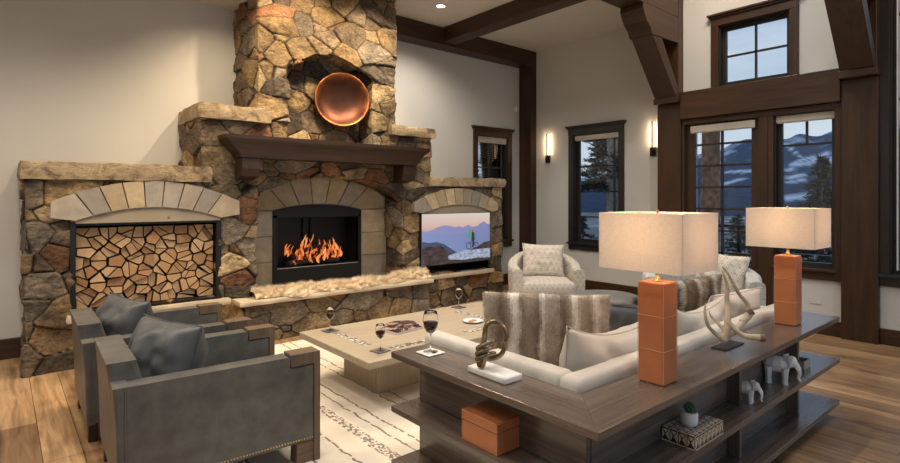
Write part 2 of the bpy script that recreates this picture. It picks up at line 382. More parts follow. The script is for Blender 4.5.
for (ya, yb) in ((3.43, 3.74), (1.36, 1.67)):
    trim((6.74, 7.0, ya - .012, yb + .012, 2.75, 2.83), 'y')
    trim((6.80, 7.0, ya, yb, 2.83, 5.0), 'z')
    # hammer beam with scroll-cut end
    prof = [(6.80, 3.53), (6.14, 3.52), (6.10, 3.60), (6.02, 3.66), (5.96, 3.74), (5.93, 3.80), (5.93, 3.86), (6.80, 3.86)]
    k += 1; struct(MB().prism(prof, ya, yb).build('trim_%d' % k, 'dark_x', bevel=0.008))
    k += 1; struct(MB().prism([(6.745, 2.83), (6.80, 2.83), (6.80, 2.96), (6.38, 3.53), (6.16, 3.53)], ya + .01, yb - .01).build('trim_%d' % k, 'dark_z', bevel=0.008))
    trim((-2.6, 6.80, ya, yb, 3.862, 4.24), 'x')
# infill timber between door and window
trim((6.885, 7.05, 2.40, 2.50, 0, 2.456), 'z', .004)
trim((6.885, 7.05, 2.34, 2.398, 0.165, 2.456), 'z', .004)
trim((6.885, 7.05, 3.395, 3.43, 0, 2.46), 'z', .004)
trim((6.885, 7.05, 1.682, 1.742, .60, 2.46), 'z', .004)
trim((6.89, 7.05, 1.682, 3.428, 2.458, 2.529), 'y', .004)

def window(idx, axis, pos, op, cols, rows, depth=0.15, casing=0.09, crown=True, sill=True, blind=0.0, style='dark', extra_bar=None, kind='window', mull=None, side=1):
    """axis: wall plane axis; interior side is at 'pos'; outside is +"""
    u0, u1, z0, z1 = op
    root = bpy.data.objects.new('%s_%d' % (kind, idx), None); COL.objects.link(root); struct(root)
    def B(name, ua, ub, da, db, za, zb, mat, bev=0.003):
        b = (ua, ub, pos + da, pos + db, za, zb) if axis == 'y' else (pos + da, pos + db, ua, ub, za, zb)
        if isinstance(name, MB): name.box(*b); return
        return box(name, b, mat, root, bev)
    hm = 'dark_x' if axis == 'y' else 'dark_y'; f = 'window_black'
    if casing:
        mb = MB(); c_ = casing
        B(mb, u0 - c_, u0, -0.03, 0.02, z0 - (0.0 if sill else c_), z1, None); B(mb, u1, u1 + c_, -0.03, 0.02, z0 - (0.0 if sill else c_), z1, None)
        mb.build('casing', 'dark_z' if style == 'dark' else 'window_black', root, bevel=0.004)
        mb = MB(); B(mb, u0 - c_, u1 + c_, -0.035, 0.02, z1, z1 + 0.10, None)
        if crown:
            B(mb, u0 - c_ - .02, u1 + c_ + .02, -0.055, 0.02, z1 + .10, z1 + .125, None); B(mb, u0 - c_ - .035, u1 + c_ + .035, -0.075, 0.02, z1 + .125, z1 + .15, None)
        mb.build('head_casing', hm if style == 'dark' else 'window_black', root, bevel=0.003)
    if sill:
        mb = MB(); B(mb, u0 - casing - .02, u1 + casing + .02, -0.06, 0.06, z0 - .03, z0, None); B(mb, u0 - casing, u1 + casing, -0.03, 0.02, z0 - .12, z0 - .03, None)
        mb.build('sill', hm if style == 'dark' else 'window_black', root, bevel=0.003)
    mb = MB(); t = 0.025   # jamb liner through the wall
    B(mb, u0, u0 + .012, 0, depth, z0, z1, None); B(mb, u1 - .012, u1, 0, depth, z0, z1, None)
    B(mb, u0, u1, 0, depth, z0, z0 + .012, None); B(mb, u0, u1, 0, depth, z1 - .012, z1, None)
    mb.build('frame', f, root)
    s = 0.045; d0, d1 = depth - 0.075, depth - 0.03
    mb = MB(); B(mb, u0 + .012, u0 + .012 + s, d0, d1, z0 + .012, z1 - .012, None); B(mb, u1 - .012 - s, u1 - .012, d0, d1, z0 + .012, z1 - .012, None)
    B(mb, u0 + .012 + s, u1 - .012 - s, d0, d1, z0 + .012, z0 + .012 + s, None); B(mb, u0 + .012 + s, u1 - .012 - s, d0, d1, z1 - .012 - s, z1 - .012, None)
    mb.build('sash', f, root, bevel=0.003)
    gu0, gu1, gz0, gz1 = u0 + .012 + s, u1 - .012 - s, z0 + .012 + s, z1 - .012 - s
    mb = MB()
    for c_ in cols:
        u = gu0 + (gu1 - gu0) * c_[0]; B(mb, u - .011, u + .011, d0 + .01, d1 - .005, gz0 + (gz1 - gz0) * c_[1], gz1, None)
    for r in rows: B(mb, gu0, gu1, d0 + .01, d1 - .005, gz0 + (gz1 - gz0) * r - .011, gz0 + (gz1 - gz0) * r + .011, None)
    if cols or rows: mb.build('muntin', f, root)
    B('glass', gu0, gu1, d0 + .02, d0 + .024, gz0, gz1, 'glass', 0)
    if blind:
        mb = MB()
        B(mb, u0 + .015, u1 - .015, 0.005, 0.035, z1 - blind, z1 - .003, None); B(mb, u0 + .02, u1 - .02, 0.012, 0.028, z1 - blind - .012, z1 - blind, None)
        mb.build('roman_shade', 'blind', root, bevel=0.004)
    return root
window(1, 'y', YW, W1, [(0.5, 0)], [0.72, 0.45, 0.22], blind=0.10)
window(2, 'x', XF, W2, [(0.12, 0)], [0.72, 0.47, 0.22], style='black', blind=0.08)
window(3, 'x', XD, W3, [(0.5, 0.82)], [0.82], casing=0.0, crown=False, sill=True, blind=0.085)
window(4, 'x', XD, WU, [(0.5, 0)], [0.5], casing=0.09, sill=False)
r4 = window(5, 'x', XD, W4, [(0.5, 0)], [0.5, 0.25, 0.75], casing=0.10, crown=False, sill=True, style='black')
box('jamb_strip', (XD + .07, XD + .085, 1.225, 1.24, .76, 4.24), 'white_trim', r4)
# french door
dr = bpy.data.objects.new('door_1', None); COL.objects.link(dr); struct(dr)
mb = MB()
mb.box(6.95, 7.0, 2.50, 2.60, 0, 2.46); mb.box(6.95, 7.0, 3.29, 3.40, 0, 2.46); mb.box(6.95, 7.0, 2.60, 3.29, 0, 0.24); mb.box(6.95, 7.0, 2.60, 3.29, 2.36, 2.46)
mb.build('door_leaf', 'dark_z', dr, bevel=.004)
mb = MB(); gy0, gy1 = 2.58, 3.30
for i in range(1, 8):
    z = 0.24 + i * (2.36 - .24) / 7.7 + .02; mb.box(6.955, 6.99, gy0, gy1, z - .012, z + .012)
mb.box(6.955, 6.99, 2.935, 2.96, .24, 2.36); mb.build('muntin', 'window_black', dr)
box('glass', (6.97, 6.974, gy0, gy1, .24, 2.36), 'glass', dr)
mb = MB()
mb.box(6.905, 6.935, 2.545, 3.325, 2.352, 2.435); mb.box(6.912, 6.93, 2.55, 3.32, 2.34, 2.352)
mb.build('roman_shade', 'blind', dr, bevel=.004)
MB().tube([(6.94, 2.56, 1.0), (6.89, 2.56, 1.0), (6.89, 2.65, 1.0)], .009).build('door_handle', 'bronze_metal', dr)

# ------------------------------------------------------------------ stone fireplace
rng = np.random.RandomState(11)
CS = np.array([0.31, 0.38, 0.21]); GD = (40, 24, 30)
SEED = rng.uniform(0.08, 0.92, GD + (3,)); KEEP = rng.uniform(0, 1, GD) > 0.26
SH = rng.uniform(0, 1, GD + (6,))
PAL = np.array([(0.28, 0.205, 0.115), (0.20, 0.145, 0.085), (0.155, 0.12, 0.085), (0.22, 0.115, 0.065), (0.105, 0.085, 0.065), (0.34, 0.26, 0.155), (0.19, 0.16, 0.125), (0.22, 0.155, 0.085)])
def stones(P_):
    """for points P_: border distance (m), per-stone random row"""
    w = np.stack([np.sin(P_[:, 0] * 7 + P_[:, 2] * 5), np.cos(P_[:, 1] * 6 + P_[:, 2] * 7), np.sin(P_[:, 0] * 8 - P_[:, 2] * 6)], 1) * 0.02
    q = (P_ + w) / CS + 6.0; c0 = np.floor(q).astype(int)
    d1 = np.full(len(P_), 1e9); d2 = np.full(len(P_), 1e9); s1 = np.zeros_like(q); s2 = np.zeros_like(q); id1 = np.zeros((len(P_), 3), int)
    for dx in (-2, -1, 0, 1, 2):
        for dy in (-1, 0, 1):
            for dz in (-2, -1, 0, 1, 2):
                c_ = c0 + np.array([dx, dy, dz]); i = tuple(np.mod(c_[:, k_], GD[k_]) for k_ in range(3))
                s_ = c_ + SEED[i]; dd = ((s_ - q) ** 2).sum(1); dd[~KEEP[i]] = 1e8
                a = dd < d1; b_ = (~a) & (dd < d2)
                d2 = np.where(a, d1, np.where(b_, dd, d2)); s2 = np.where(a[:, None], s1, np.where(b_[:, None], s_, s2))
                d1 = np.where(a, dd, d1); s1 = np.where(a[:, None], s_, s1); id1 = np.where(a[:, None], c_, id1)
    bd = (d2 - d1) / (2 * np.sqrt(((s2 - s1) ** 2).sum(1)) + 1e-6) * 0.29
    i = tuple(np.mod(id1[:, k_], GD[k_]) for k_ in range(3)); return bd, SH[i], (q - s1) * CS
class Masonry:
    def __init__(s): s.key = {}; s.v = []; s.f = []; s.fix = []
    def vid(s, p, fix=False):
        k_ = tuple(round(c_ * 5000) for c_ in p)
        if k_ not in s.key: s.key[k_] = len(s.v); s.v.append(p); s.fix.append(fix)
        if fix: s.fix[s.key[k_]] = True
        return s.key[k_]
    def quad(s, a, b_, c_, d): s.f.append([s.vid(a), s.vid(b_), s.vid(c_), s.vid(d)])
    def build(s, name, parent, amp=1.0):
        V = np.array(s.v); F = np.array(s.f)
        nf = np.cross(V[F[:, 1]] - V[F[:, 0]], V[F[:, 3]] - V[F[:, 0]]); nv = np.zeros_like(V)
        for k_ in range(4): np.add.at(nv, F[:, k_], nf)
        nv /= (np.linalg.norm(nv, axis=1)[:, None] + 1e-9)
        bd, sh, loc = stones(V)
        e = np.clip(bd / 0.013, 0, 1); prof = np.sqrt(1 - (1 - e) ** 2)
        nz = np.array([mnoise.fractal(Vector((p[0] * 8, p[1] * 8, p[2] * 11)), 0.6, 2.1, 5) for p in V])
        tilt = ((sh[:, :3] - 0.5) * loc).sum(1) * 0.34
        h = prof * (0.026 + 0.016 * sh[:, 3] + np.clip(tilt, -.018, .018)) + np.clip(nz, -1.2, 1.2) * 0.011 * prof - 0.032
        h = np.where(np.array(s.fix), 0, h) * amp
        V = V + nv * h[:, None]
        base_ = PAL[(sh[:, 4] * len(PAL)).astype(int) % len(PAL)] * (0.75 + 0.6 * sh[:, 5])[:, None]
        n2 = np.array([mnoise.noise(Vector(p) * 5 + Vector((9, 3, 1))) for p in V])
        base_ = base_ * (1 + 0.35 * n2)[:, None] + np.clip(n2, 0, 1)[:, None] * np.array([0.03, 0.018, 0.0])
        mort = np.clip(1.5 - bd / 0.0045, 0, 1)[:, None]
        base_ = base_ * (1 - mort) + np.array([0.028, 0.022, 0.016]) * mort
        me = bpy.data.meshes.new(name); off = np.array(parent.location)
        me.from_pydata((V - off).tolist(), [], F.tolist()); me.materials.append(M['stone'])
        a = me.color_attributes.new('Col', 'FLOAT_COLOR', 'POINT')
        a.data.foreach_set('color', np.concatenate([np.clip(base_, 0.01, 1), np.ones((len(V), 1))], 1).ravel())
        me.polygons.foreach_set('use_smooth', [True] * len(F)); me.update()
        o = bpy.data.objects.new(name, me); COL.objects.link(o); o.parent = parent; return o
fp = thing('stone_fireplace', 'tall rubble stone fireplace with arched firebox, wood niche and lit chimney against the wall', 'fireplace', (3.0, 5.71, 0))
S = 0.01
xs = np.round(np.arange(0.16, 5.84 + .001, S), 4); zs = np.round(np.arange(0, 4.06 + .001, S), 4); ys = np.linspace(YF, 6.47, 64)
def parab(x, x0, x1, sp, cr): h = (x1 - x0) / 2; c_ = (x0 + x1) / 2; return sp + (cr - sp) * (1 - ((x - c_) / h) ** 2)
OPEN = [(0.48, 1.72, 0.48, 1.28, 1.28, 0.5), (2.10, 4.00, 0.0, 1.52, 1.765, 0.43), (4.30, 5.58, 0.46, 1.28, 1.28, 0.32), (2.46, 3.54, 2.14, 2.95, 3.18, 0.32)]
TOPS = [(0.16, 1.54, 1.66), (1.54, 2.12, 2.30), (2.12, 3.90, 4.06), (3.90, 4.48, 2.30), (4.48, 5.84, 1.66)]
def top_at(x):
    for a, b_, t in TOPS:
        if a <= x <= b_: return t
    return 0
def opened(x, z):
    for i, (a, b_, z0, sp, cr, d) in enumerate(OPEN):
        if a < x < b_ and z0 < z < (parab(x, a, b_, sp, cr) if cr > sp else sp): return i
    return -1
ms = Masonry(); nx, nz_ = len(xs) - 1, len(zs) - 1
state = np.zeros((nx, nz_), int)
for i in range(nx):
    xm = (xs[i] + xs[i + 1]) / 2; t = top_at(xm)
    for j in range(nz_):
        zm = (zs[j] + zs[j + 1]) / 2
        state[i, j] = -2 if zm > t else opened(xm, zm)
snap = {}
for i in range(nx):
    for j in range(1, nz_):
        if state[i, j] == -1 and state[i, j - 1] >= 0:
            o_ = OPEN[state[i, j - 1]]
            if o_[4] > o_[3]:
                for q_ in (i, i + 1):
                    z = parab(min(max(xs[q_], o_[0]), o_[1]), o_[0], o_[1], o_[3], o_[4])
                    if abs(z - zs[j]) < 0.014: snap[(q_, j)] = z
def gp(i, j, y=YF): return (float(xs[i]), y, float(snap.get((i, j), zs[j])))
for i in range(nx):
    for j in range(nz_):
        if state[i, j] == -1: ms.quad(gp(i, j), gp(i + 1, j), gp(i + 1, j + 1), gp(i, j + 1))
def reveal(p, q, d):
    n_ = max(2, int(d / 0.014)); yy = np.linspace(YF, YF + d, n_ + 1)
    for a, b_ in zip(yy, yy[1:]): ms.quad((p[0], a, p[2]), (p[0], b_, p[2]), (q[0], b_, q[2]), (q[0], a, q[2]))
for i in range(nx):
    for j in range(nz_):
        s_ = state[i, j]
        if s_ < 0: continue
        d = OPEN[s_][5]
        if state[i - 1, j] == -1: reveal(gp(i, j), gp(i, j + 1), d)
        if state[i + 1, j] == -1: reveal(gp(i + 1, j + 1), gp(i + 1, j), d)
        if j + 1 < nz_ and state[i, j + 1] == -1: reveal(gp(i, j + 1), gp(i + 1, j + 1), d)
        if j > 0 and state[i, j - 1] == -1: reveal(gp(i + 1, j), gp(i, j), d)
def side(x, z0, z1, sgn):
    zz = [z for z in zs if z0 - .001 <= z <= z1 + .001]
    for a, b_ in zip(zz, zz[1:]):
        for c_, d in zip(ys, ys[1:]):
            q_ = [(x, c_, a), (x, c_, b_), (x, d, b_), (x, d, a)]; ms.quad(*(q_ if sgn < 0 else q_[::-1]))
side(0.16, 0, 1.66, -1); side(1.54, 1.66, 2.30, -1); side(2.12, 2.30, 4.06, -1)
side(3.90, 2.30, 4.06, 1); side(4.48, 1.66, 2.30, 1); side(5.84, 0, 1.66, 1)
# niche back
nzs = [z for z in zs if 2.12 <= z <= 3.22]; nxs = [x for x in xs if 2.44 <= x <= 3.56]
for a, b_ in zip(nxs, nxs[1:]):
    for c_, d in zip(nzs, nzs[1:]): ms.quad((a, 6.02, c_), (b_, 6.02, c_), (b_, 6.02, d), (a, 6.02, d))
ms.build('masonry', fp)
# hearth riser
hr = Masonry(); hx = np.arange(1.90, 4.301, .01); hz = np.arange(0, .4001, .01); hy = np.linspace(5.50, 5.70, 17)
for a, b_ in zip(hx, hx[1:]):
    for c_, d in zip(hz, hz[1:]): hr.quad((a, 5.50, c_), (b_, 5.50, c_), (b_, 5.50, d), (a, 5.50, d))
for a, b_ in zip(hy, hy[1:]):
    for c_, d in zip(hz, hz[1:]):
        hr.quad((1.90, a, c_), (1.90, a, d), (1.90, b_, d), (1.90, b_, c_)); hr.quad((hx[-1], a, d), (hx[-1], a, c_), (hx[-1], b_, c_), (hx[-1], b_, d))
hr.build('hearth_riser', fp)
def slab(name, x0, x1, y0, y1, z0, z1, mat, rough=0.012, seed=1):
    nX, nY, nZ = max(2, int((x1 - x0) / .05)), max(2, int((y1 - y0) / .06)), 3; mb = MB(); key = {}
    def P_(i, j, k_):
        x, y, z = x0 + (x1 - x0) * i / nX, y0 + (y1 - y0) * j / nY, z0 + (z1 - z0) * k_ / nZ
        v = Vector((x * 7 + seed, y * 7, z * 14)); e = 0.006 if k_ in (0, nZ) else 0
        if i in (0, nX): x += (mnoise.noise(v) * rough * 1.2 + (e if i == 0 else -e))
        if j == 0: y += mnoise.noise(v + Vector((5, 5, 5))) * rough * 1.8 + e
        if k_ == nZ: z += mnoise.noise(v * 0.7) * rough * .8
        if k_ == 0: z += mnoise.noise(v * 0.7 + Vector((3, 0, 0))) * rough * .4
        return (x, y, z)
    def Q(a, b_, c_, d): mb.add([P_(*a), P_(*b_), P_(*c_), P_(*d)], [(0, 1, 2, 3)], 0, True)
    for i in range(nX):
        for k_ in range(nZ): Q((i, 0, k_), (i + 1, 0, k_), (i + 1, 0, k_ + 1), (i, 0, k_ + 1)); Q((i, nY, k_), (i, nY, k_ + 1), (i + 1, nY, k_ + 1), (i + 1, nY, k_))
        for j in range(nY): Q((i, j, nZ), (i + 1, j, nZ), (i + 1, j + 1, nZ), (i, j + 1, nZ)); Q((i, j, 0), (i, j + 1, 0), (i + 1, j + 1, 0), (i + 1, j, 0))
    for j in range(nY):
        for k_ in range(nZ): Q((0, j, k_), (0, j, k_ + 1), (0, j + 1, k_ + 1), (0, j + 1, k_)); Q((nX, j, k_), (nX, j + 1, k_), (nX, j + 1, k_ + 1), (nX, j, k_ + 1))
    o = mb.build(name, mat, fp, True, weld=True)
    m_ = o.modifiers.new('e', 'EDGE_SPLIT'); m_.split_angle = math.radians(50); return o
slab('cap_stone', 0.13, 1.63, 5.65, 6.475, 1.660, 1.815, 'flagstone', .016, 1)
slab('cap_stone', 1.51, 2.24, 5.64, 6.475, 2.305, 2.455, 'flagstone', .018, 2)
slab('cap_stone', 3.79, 4.51, 5.64, 6.475, 2.305, 2.43, 'flagstone', .018, 3)
slab('cap_stone', 4.41, 5.87, 5.65, 6.475, 1.665, 1.785, 'flagstone', .016, 4)
slab('hearth_slab', 1.84, 4.31, 5.44, 6.16, 0.403, 0.452, 'ledge', .006, 5)
slab('ledge_stone', 0.44, 1.82, 5.65, 5.80, 0.41, 0.475, 'ledge', .006, 6)
slab('ledge_stone', 4.32, 5.62, 5.65, 5.80, 0.40, 0.455, 'ledge', .006, 7)
APAL = [(0.40, 0.33, 0.235), (0.33, 0.27, 0.20), (0.29, 0.26, 0.22), (0.42, 0.33, 0.21), (0.36, 0.31, 0.25)]
def shd(R_): k_ = R_.uniform(.82, 1.1); return tuple(c_ * k_ for c_ in R_.choice(APAL))
def ring(name, ix0, ix1, isp, icr, ox0, ox1, osp, ocr, n_, y0, y1, extra=()):
    mb = MB(); R_ = random.Random(n_ + int(ix0 * 10))
    for i in range(n_):
        def pt(t, inner):
            if inner: x = ix0 + (ix1 - ix0) * t; return (x, parab(x, ix0, ix1, isp, icr))
            x = ox0 + (ox1 - ox0) * t; return (x, parab(x, ox0, ox1, osp, ocr))
        g = 0.0035; t0, t1 = i / n_ + g, (i + 1) / n_ - g
        poly = [pt(t0 + (t1 - t0) * q_ / 3, True) for q_ in range(4)] + [pt(t1 - (t1 - t0) * q_ / 3, False) for q_ in range(4)]
        if i == 0: poly.append((ox0, isp + .03))
        if i == n_ - 1: poly.insert(4, (ox1, isp + .03))
        mb.prism(poly, y0 - R_.uniform(0, .008), y1, col=shd(R_))
    for (a, b_, c_, d) in extra: mb.box(a, b_, y0 - R_.uniform(0, .006), y1, c_, d, col=shd(R_))
    return mb.build(name, 'ashlar', fp, True, bevel=.006)
ring('arch_stones', 0.50, 1.73, 1.30, 1.415, 0.33, 1.91, 1.465, 1.66, 9, 5.662, 5.74)
ring('arch_stones', 4.30, 5.59, 1.295, 1.41, 4.15, 5.70, 1.425, 1.635, 9, 5.662, 5.74)
hj = []
for (a, b_) in ((2.08, 2.44), (3.625, 4.02)):
    for q_ in range(3): hj.append((a, b_, .45 + .30 * q_ + .003, .45 + .30 * (q_ + 1) - .003))
ring('arch_stones', 2.44, 3.625, 1.352, 1.425, 2.10, 4.0, 1.53, 1.755, 7, 6.12, 6.2, hj + [(2.08, 2.44, 1.353, 1.36), (3.625, 4.02, 1.353, 1.36)])
def tymp(ix0, ix1, sp, cr, zb, y):
    pl = [(ix0 + .01, zb), (ix1 - .01, zb)] + [(ix1 - (ix1 - ix0) * q_ / 16, parab(ix1 - (ix1 - ix0) * q_ / 16, ix0, ix1, sp, cr) + .01) for q_ in range(17)]
    MB().prism(pl, y, y + .04).build('tympanum', 'tympanum', fp, True, bevel=.003)
tymp(.50, 1.73, 1.30, 1.415, 1.275, 5.68); tymp(4.30, 5.59, 1.295, 1.41, 1.275, 5.68)
mb = MB(); mb.box(2.06, 2.50, 6.145, 6.3, 0.4, 1.82); mb.box(3.58, 4.04, 6.145, 6.3, 0.4, 1.82); mb.box(2.5, 3.58, 6.145, 6.3, 1.33, 1.82)
mb.build('recess_back', 'tympanum', fp, True)
# firebox
mb = MB(); y = 6.10
poly_o = [(2.44, .46), (3.62, .46)] + [(3.62 - 1.18 * q_ / 16, parab(3.62 - 1.18 * q_ / 16, 2.44, 3.62, 1.345, 1.42)) for q_ in range(17)]
mb.box(2.44, 2.49, y, 6.16, .46, 1.30); mb.box(3.575, 3.62, y, 6.16, .46, 1.30); mb.box(2.49, 3.575, y, 6.16, .46, .66)
mb.prism([(2.44, 1.265), (3.62, 1.265)] + poly_o[2:], y, 6.16)
fb = mb.build('firebox', 'black_metal', fp, True)
mb = MB(); mb.box(2.49, 3.575, 6.44, 6.46, .64, 1.28); mb.box(2.48, 2.49, 6.12, 6.46, .64, 1.28); mb.box(3.575, 3.585, 6.12, 6.46, .64, 1.28); mb.box(2.49, 3.575, 6.12, 6.46, .63, .645); mb.box(2.49, 3.575, 6.12, 6.46, 1.265, 1.28)
mb.box(2.95, 2.99, 6.40, 6.44, .65, 1.27); mb.box(3.05, 3.11, 6.40, 6.44, .65, 1.27)
lin = mb.build('firebox_liner', 'black_metal', fb); lin.location = fb.location * 0; lin.data.transform(Matrix.Translation(-Vector(fp.location)))
st = box('trim_strip', (2.49, 3.575, 6.105, 6.115, .655, .672), 'steel', fb, world=False); st.data.transform(Matrix.Translation(-Vector(fp.location)))
# wood store frame
mb = MB(); mb.box(.47, .51, 5.69, 5.74, .475, 1.285); mb.box(1.69, 1.735, 5.69, 5.74, .475, 1.285); mb.box(.51, 1.69, 5.69, 5.74, 1.255, 1.285); mb.box(.51, 1.69, 5.69, 5.74, .475, .50)
mb.box(.48, 1.72, 6.16, 6.2, .475, 1.285); mb.box(.485, .495, 5.74, 6.16, .48, 1.28); mb.box(1.705, 1.715, 5.74, 6.16, .48, 1.28); mb.box(.49, 1.71, 5.74, 6.16, .48, .50); mb.box(.49, 1.71, 5.74, 6.16, 1.265, 1.275)
mb.build('wood_store_liner', 'black_metal', fp, True)
mb = MB(); mb.box(4.28, 5.60, 6.02, 6.05, .45, 1.30); mb.box(4.29, 4.31, 5.74, 6.02, .45, 1.29); mb.box(5.57, 5.59, 5.74, 6.02, .45, 1.29); mb.box(4.3, 5.58, 5.74, 6.02, 1.27, 1.29); mb.box(4.3, 5.58, 5.80, 6.02, .45, .47)
mb.build('television_recess', 'black_metal', fp, True)
# mantel
mt = thing('wood_mantel', 'dark timber mantel shelf with coved ends on two brackets above the firebox', 'mantel', (3.0, 5.55, 1.7))
lv = [(2.135, 1.70, 4.235, 5.42), (2.10, 1.70, 4.235, 5.42), (2.075, 1.725, 4.21, 5.425), (2.04, 1.76, 4.15, 5.435), (1.99, 1.80, 4.11, 5.445), (1.95, 1.845, 4.065, 5.45), (1.912, 1.855, 4.055, 5.455)]
mb = MB()
mb.loft([[(a, f_, z), (b_, f_, z), (b_, 5.70, z), (a, 5.70, z)] for z, a, b_, f_ in lv][::-1], 0, False)
mb.build('shelf', 'mantel_x', mt, True, bevel=.006)
for bx in (1.87, 3.85):
    pr_ = [(5.70, 1.912), (5.47, 1.912), (5.47, 1.80), (5.50, 1.72), (5.70, 1.69)]
    vs = [(bx, a, b_) for a, b_ in pr_] + [(bx + .19, a, b_) for a, b_ in pr_]
    MB().add(vs, [(0, 1, 2, 3, 4), (9, 8, 7, 6, 5)] + [(i, i + 5, (i + 1) % 5 + 5, (i + 1) % 5) for i in range(5)]).build('bracket', 'mantel_z', mt, True, bevel=.005)
# gas fire
gf = thing('log_fire', 'burning log fire with orange flames behind the firebox opening', 'fire', (3.03, 6.28, .647))
for i, (a, b_, r) in enumerate([((-.36, -.05, .05), (.38, .06, .06), .045), ((-.3, .06, .06), (.33, -.04, .05), .04), ((-.3, -.02, .13), (.05, .05, .12), .042), ((0, .05, .13), (.33, -.03, .15), .04), ((-.12, .0, .2), (.2, .03, .22), .035)]):
    MB().tube([a, tuple((p + q_) / 2 + .01 for p, q_ in zip(a, b_)), b_], [r * .9, r, r * .85], 9).build('log', 'char', gf)
m, nt, b = new_mat('flame'); tc = coords(nt, (14, 14, 9)); f = noise(nt, tc, 1.0, 3, .6, 1.0)
nt.links.new(ramp(nt, f, [(0.36, (0.10, 0.012, 0.004)), (0.5, (0.85, 0.17, 0.035)), (0.66, (1.0, 0.50, 0.18))]), b.inputs['Emission Color'])
b.inputs['Base Color'].default_value = (0.1, .02, 0, 1); b.inputs['Emission Strength'].default_value = .8; M['flame'] = m
R_ = random.Random(5)
for i in range(44):
    x = -.36 + .72 * (i * 7 % 44) / 43 + R_.uniform(-.02, .02); hh = R_.uniform(.05, .17) + (.14 if -.16 < x < .0 else 0) + (.05 if .05 < x < .25 else 0); y0_ = R_.uniform(-.10, .08); z0_ = R_.uniform(.03, .16); r = R_.uniform(.010, .021); lx = R_.uniform(-.05, .05)
    pts = [(x + lx * t * t + .018 * math.sin(6 * t + i), y0_ + .01 * math.sin(5 * t), z0_ + hh * t) for t in (0, .15, .3, .45, .6, .75, .9, 1)]
    MB().tube(pts, [r * q_ for q_ in (.4, .9, 1, .85, .7, .45, .25, .03)], 7).build('flame', 'flame', gf)
# firewood, split ends
def clip(poly, nx_, ny_, d):
    out = []
    for i in range(len(poly)):
        a, b_ = poly[i], poly[(i + 1) % len(poly)]; da, db = a[0] * nx_ + a[1] * ny_ - d, b_[0] * nx_ + b_[1] * ny_ - d
        if da <= 0: out.append(a)
        if da * db < 0: t = da / (da - db); out.append((a[0] + (b_[0] - a[0]) * t, a[1] + (b_[1] - a[1]) * t))
    return out
RL = random.Random(21); pts = []
rows = 8
for j in range(rows):
    for i in range(8): pts.append((.515 + 1.17 * (i + .5 + (.25 if j % 2 else -.25) + RL.uniform(-.3, .3)) / 8, .505 + .73 * (j + .5 + RL.uniform(-.3, .3)) / rows))
def cell(i, P_, bx):
    poly = [(bx[0], bx[2]), (bx[1], bx[2]), (bx[1], bx[3]), (bx[0], bx[3])]
    for j, q_ in enumerate(P_):
        if j == i: continue
        nx_, ny_ = q_[0] - P_[i][0], q_[1] - P_[i][1]; l = math.hypot(nx_, ny_)
        if l > .4: continue
        nx_ /= l; ny_ /= l; poly = clip(poly, nx_, ny_, nx_ * (q_[0] + P_[i][0]) / 2 + ny_ * (q_[1] + P_[i][1]) / 2)
        if len(poly) < 3: return None
    return poly
logs = []
for i in range(len(pts)):
    pl = cell(i, pts, (.515, 1.685, .504, 1.235 + 0.0))
    if not pl: continue
    if RL.random() < .88:
        cx_, cz_ = sum(p[0] for p in pl) / len(pl), sum(p[1] for p in pl) / len(pl); a = RL.uniform(0, PI); c_, s_ = math.cos(a), math.sin(a); d = cx_ * c_ + cz_ * s_ + RL.uniform(-.008, .008)
        logs += [clip(pl, c_, s_, d), clip(pl, -c_, -s_, -d)]
    else: logs.append(pl)
for pl in logs:
    if len(pl) < 3: continue
    cx_, cz_ = sum(p[0] for p in pl) / len(pl), sum(p[1] for p in pl) / len(pl)
    # drop short edges so the ends read as split wedges, then shrink
    q_ = []
    for p in pl:
        if not q_ or math.hypot(p[0] - q_[-1][0], p[1] - q_[-1][1]) > .022: q_.append(p)
    if len(q_) < 3: continue
    q_ = [(cx_ + (p[0] - cx_) * .86, cz_ + (p[1] - cz_) * .86) for p in q_]
    yf = RL.uniform(5.76, 5.81)
    L_ = (cx_, yf, min(p[1] for p in q_))
    o = MB().prism([(p[0] - L_[0], p[1] - L_[2]) for p in q_], 0, .33, side=1).build('firewood_log', ['log_end', 'bark_log'], bevel=.004, seg=1)
    o.location = L_; tag(o, 'split firewood log, pale cut end showing, stacked in the arched stone wood store', 'firewood', 'split logs in the wood store')
# television with mountain picture
tv = thing('television', 'flat television showing a dusk mountain view with a cyclist, in the stone niche', 'television', (4.895, 5.65, .575))
box('frame', (-.635, .635, 0, .045, .01, .715), 'black_metal', tv, bevel=.004)
m, nt, b = new_mat('screen_sky'); sp = N(nt, 'ShaderNodeSeparateXYZ'); tc = N(nt, 'ShaderNodeTexCoord'); nt.links.new(tc.outputs['Object'], sp.inputs[0])
cc = ramp(nt, math_(nt, 'DIVIDE', sp.outputs[2], .7), [(0.5, (0.33, 0.28, 0.45)), (0.78, (0.70, 0.48, 0.42)), (1.0, (0.72, 0.62, 0.55))])
nt.links.new(cc, b.inputs['Emission Color']); b.inputs['Emission Strength'].default_value = .8; b.inputs['Base Color'].default_value = (0, 0, 0, 1); b.inputs['Roughness'].default_value = .2; M['scr_sky'] = m
def emis_n(name, c, s_, lo=.35, sc_=9):
    m, nt, b = new_mat(name); f = noise(nt, coords(nt, (1, 1, 2.5)), sc_, 5, .65)
    nt.links.new(ramp(nt, f, [(.35, tuple(x * lo for x in c)), (.65, tuple(min(1, x * 1.7) for x in c))]), b.inputs['Emission Color']); b.inputs['Emission Strength'].default_value = s_
    b.inputs['Base Color'].default_value = (0, 0, 0, 1); return m
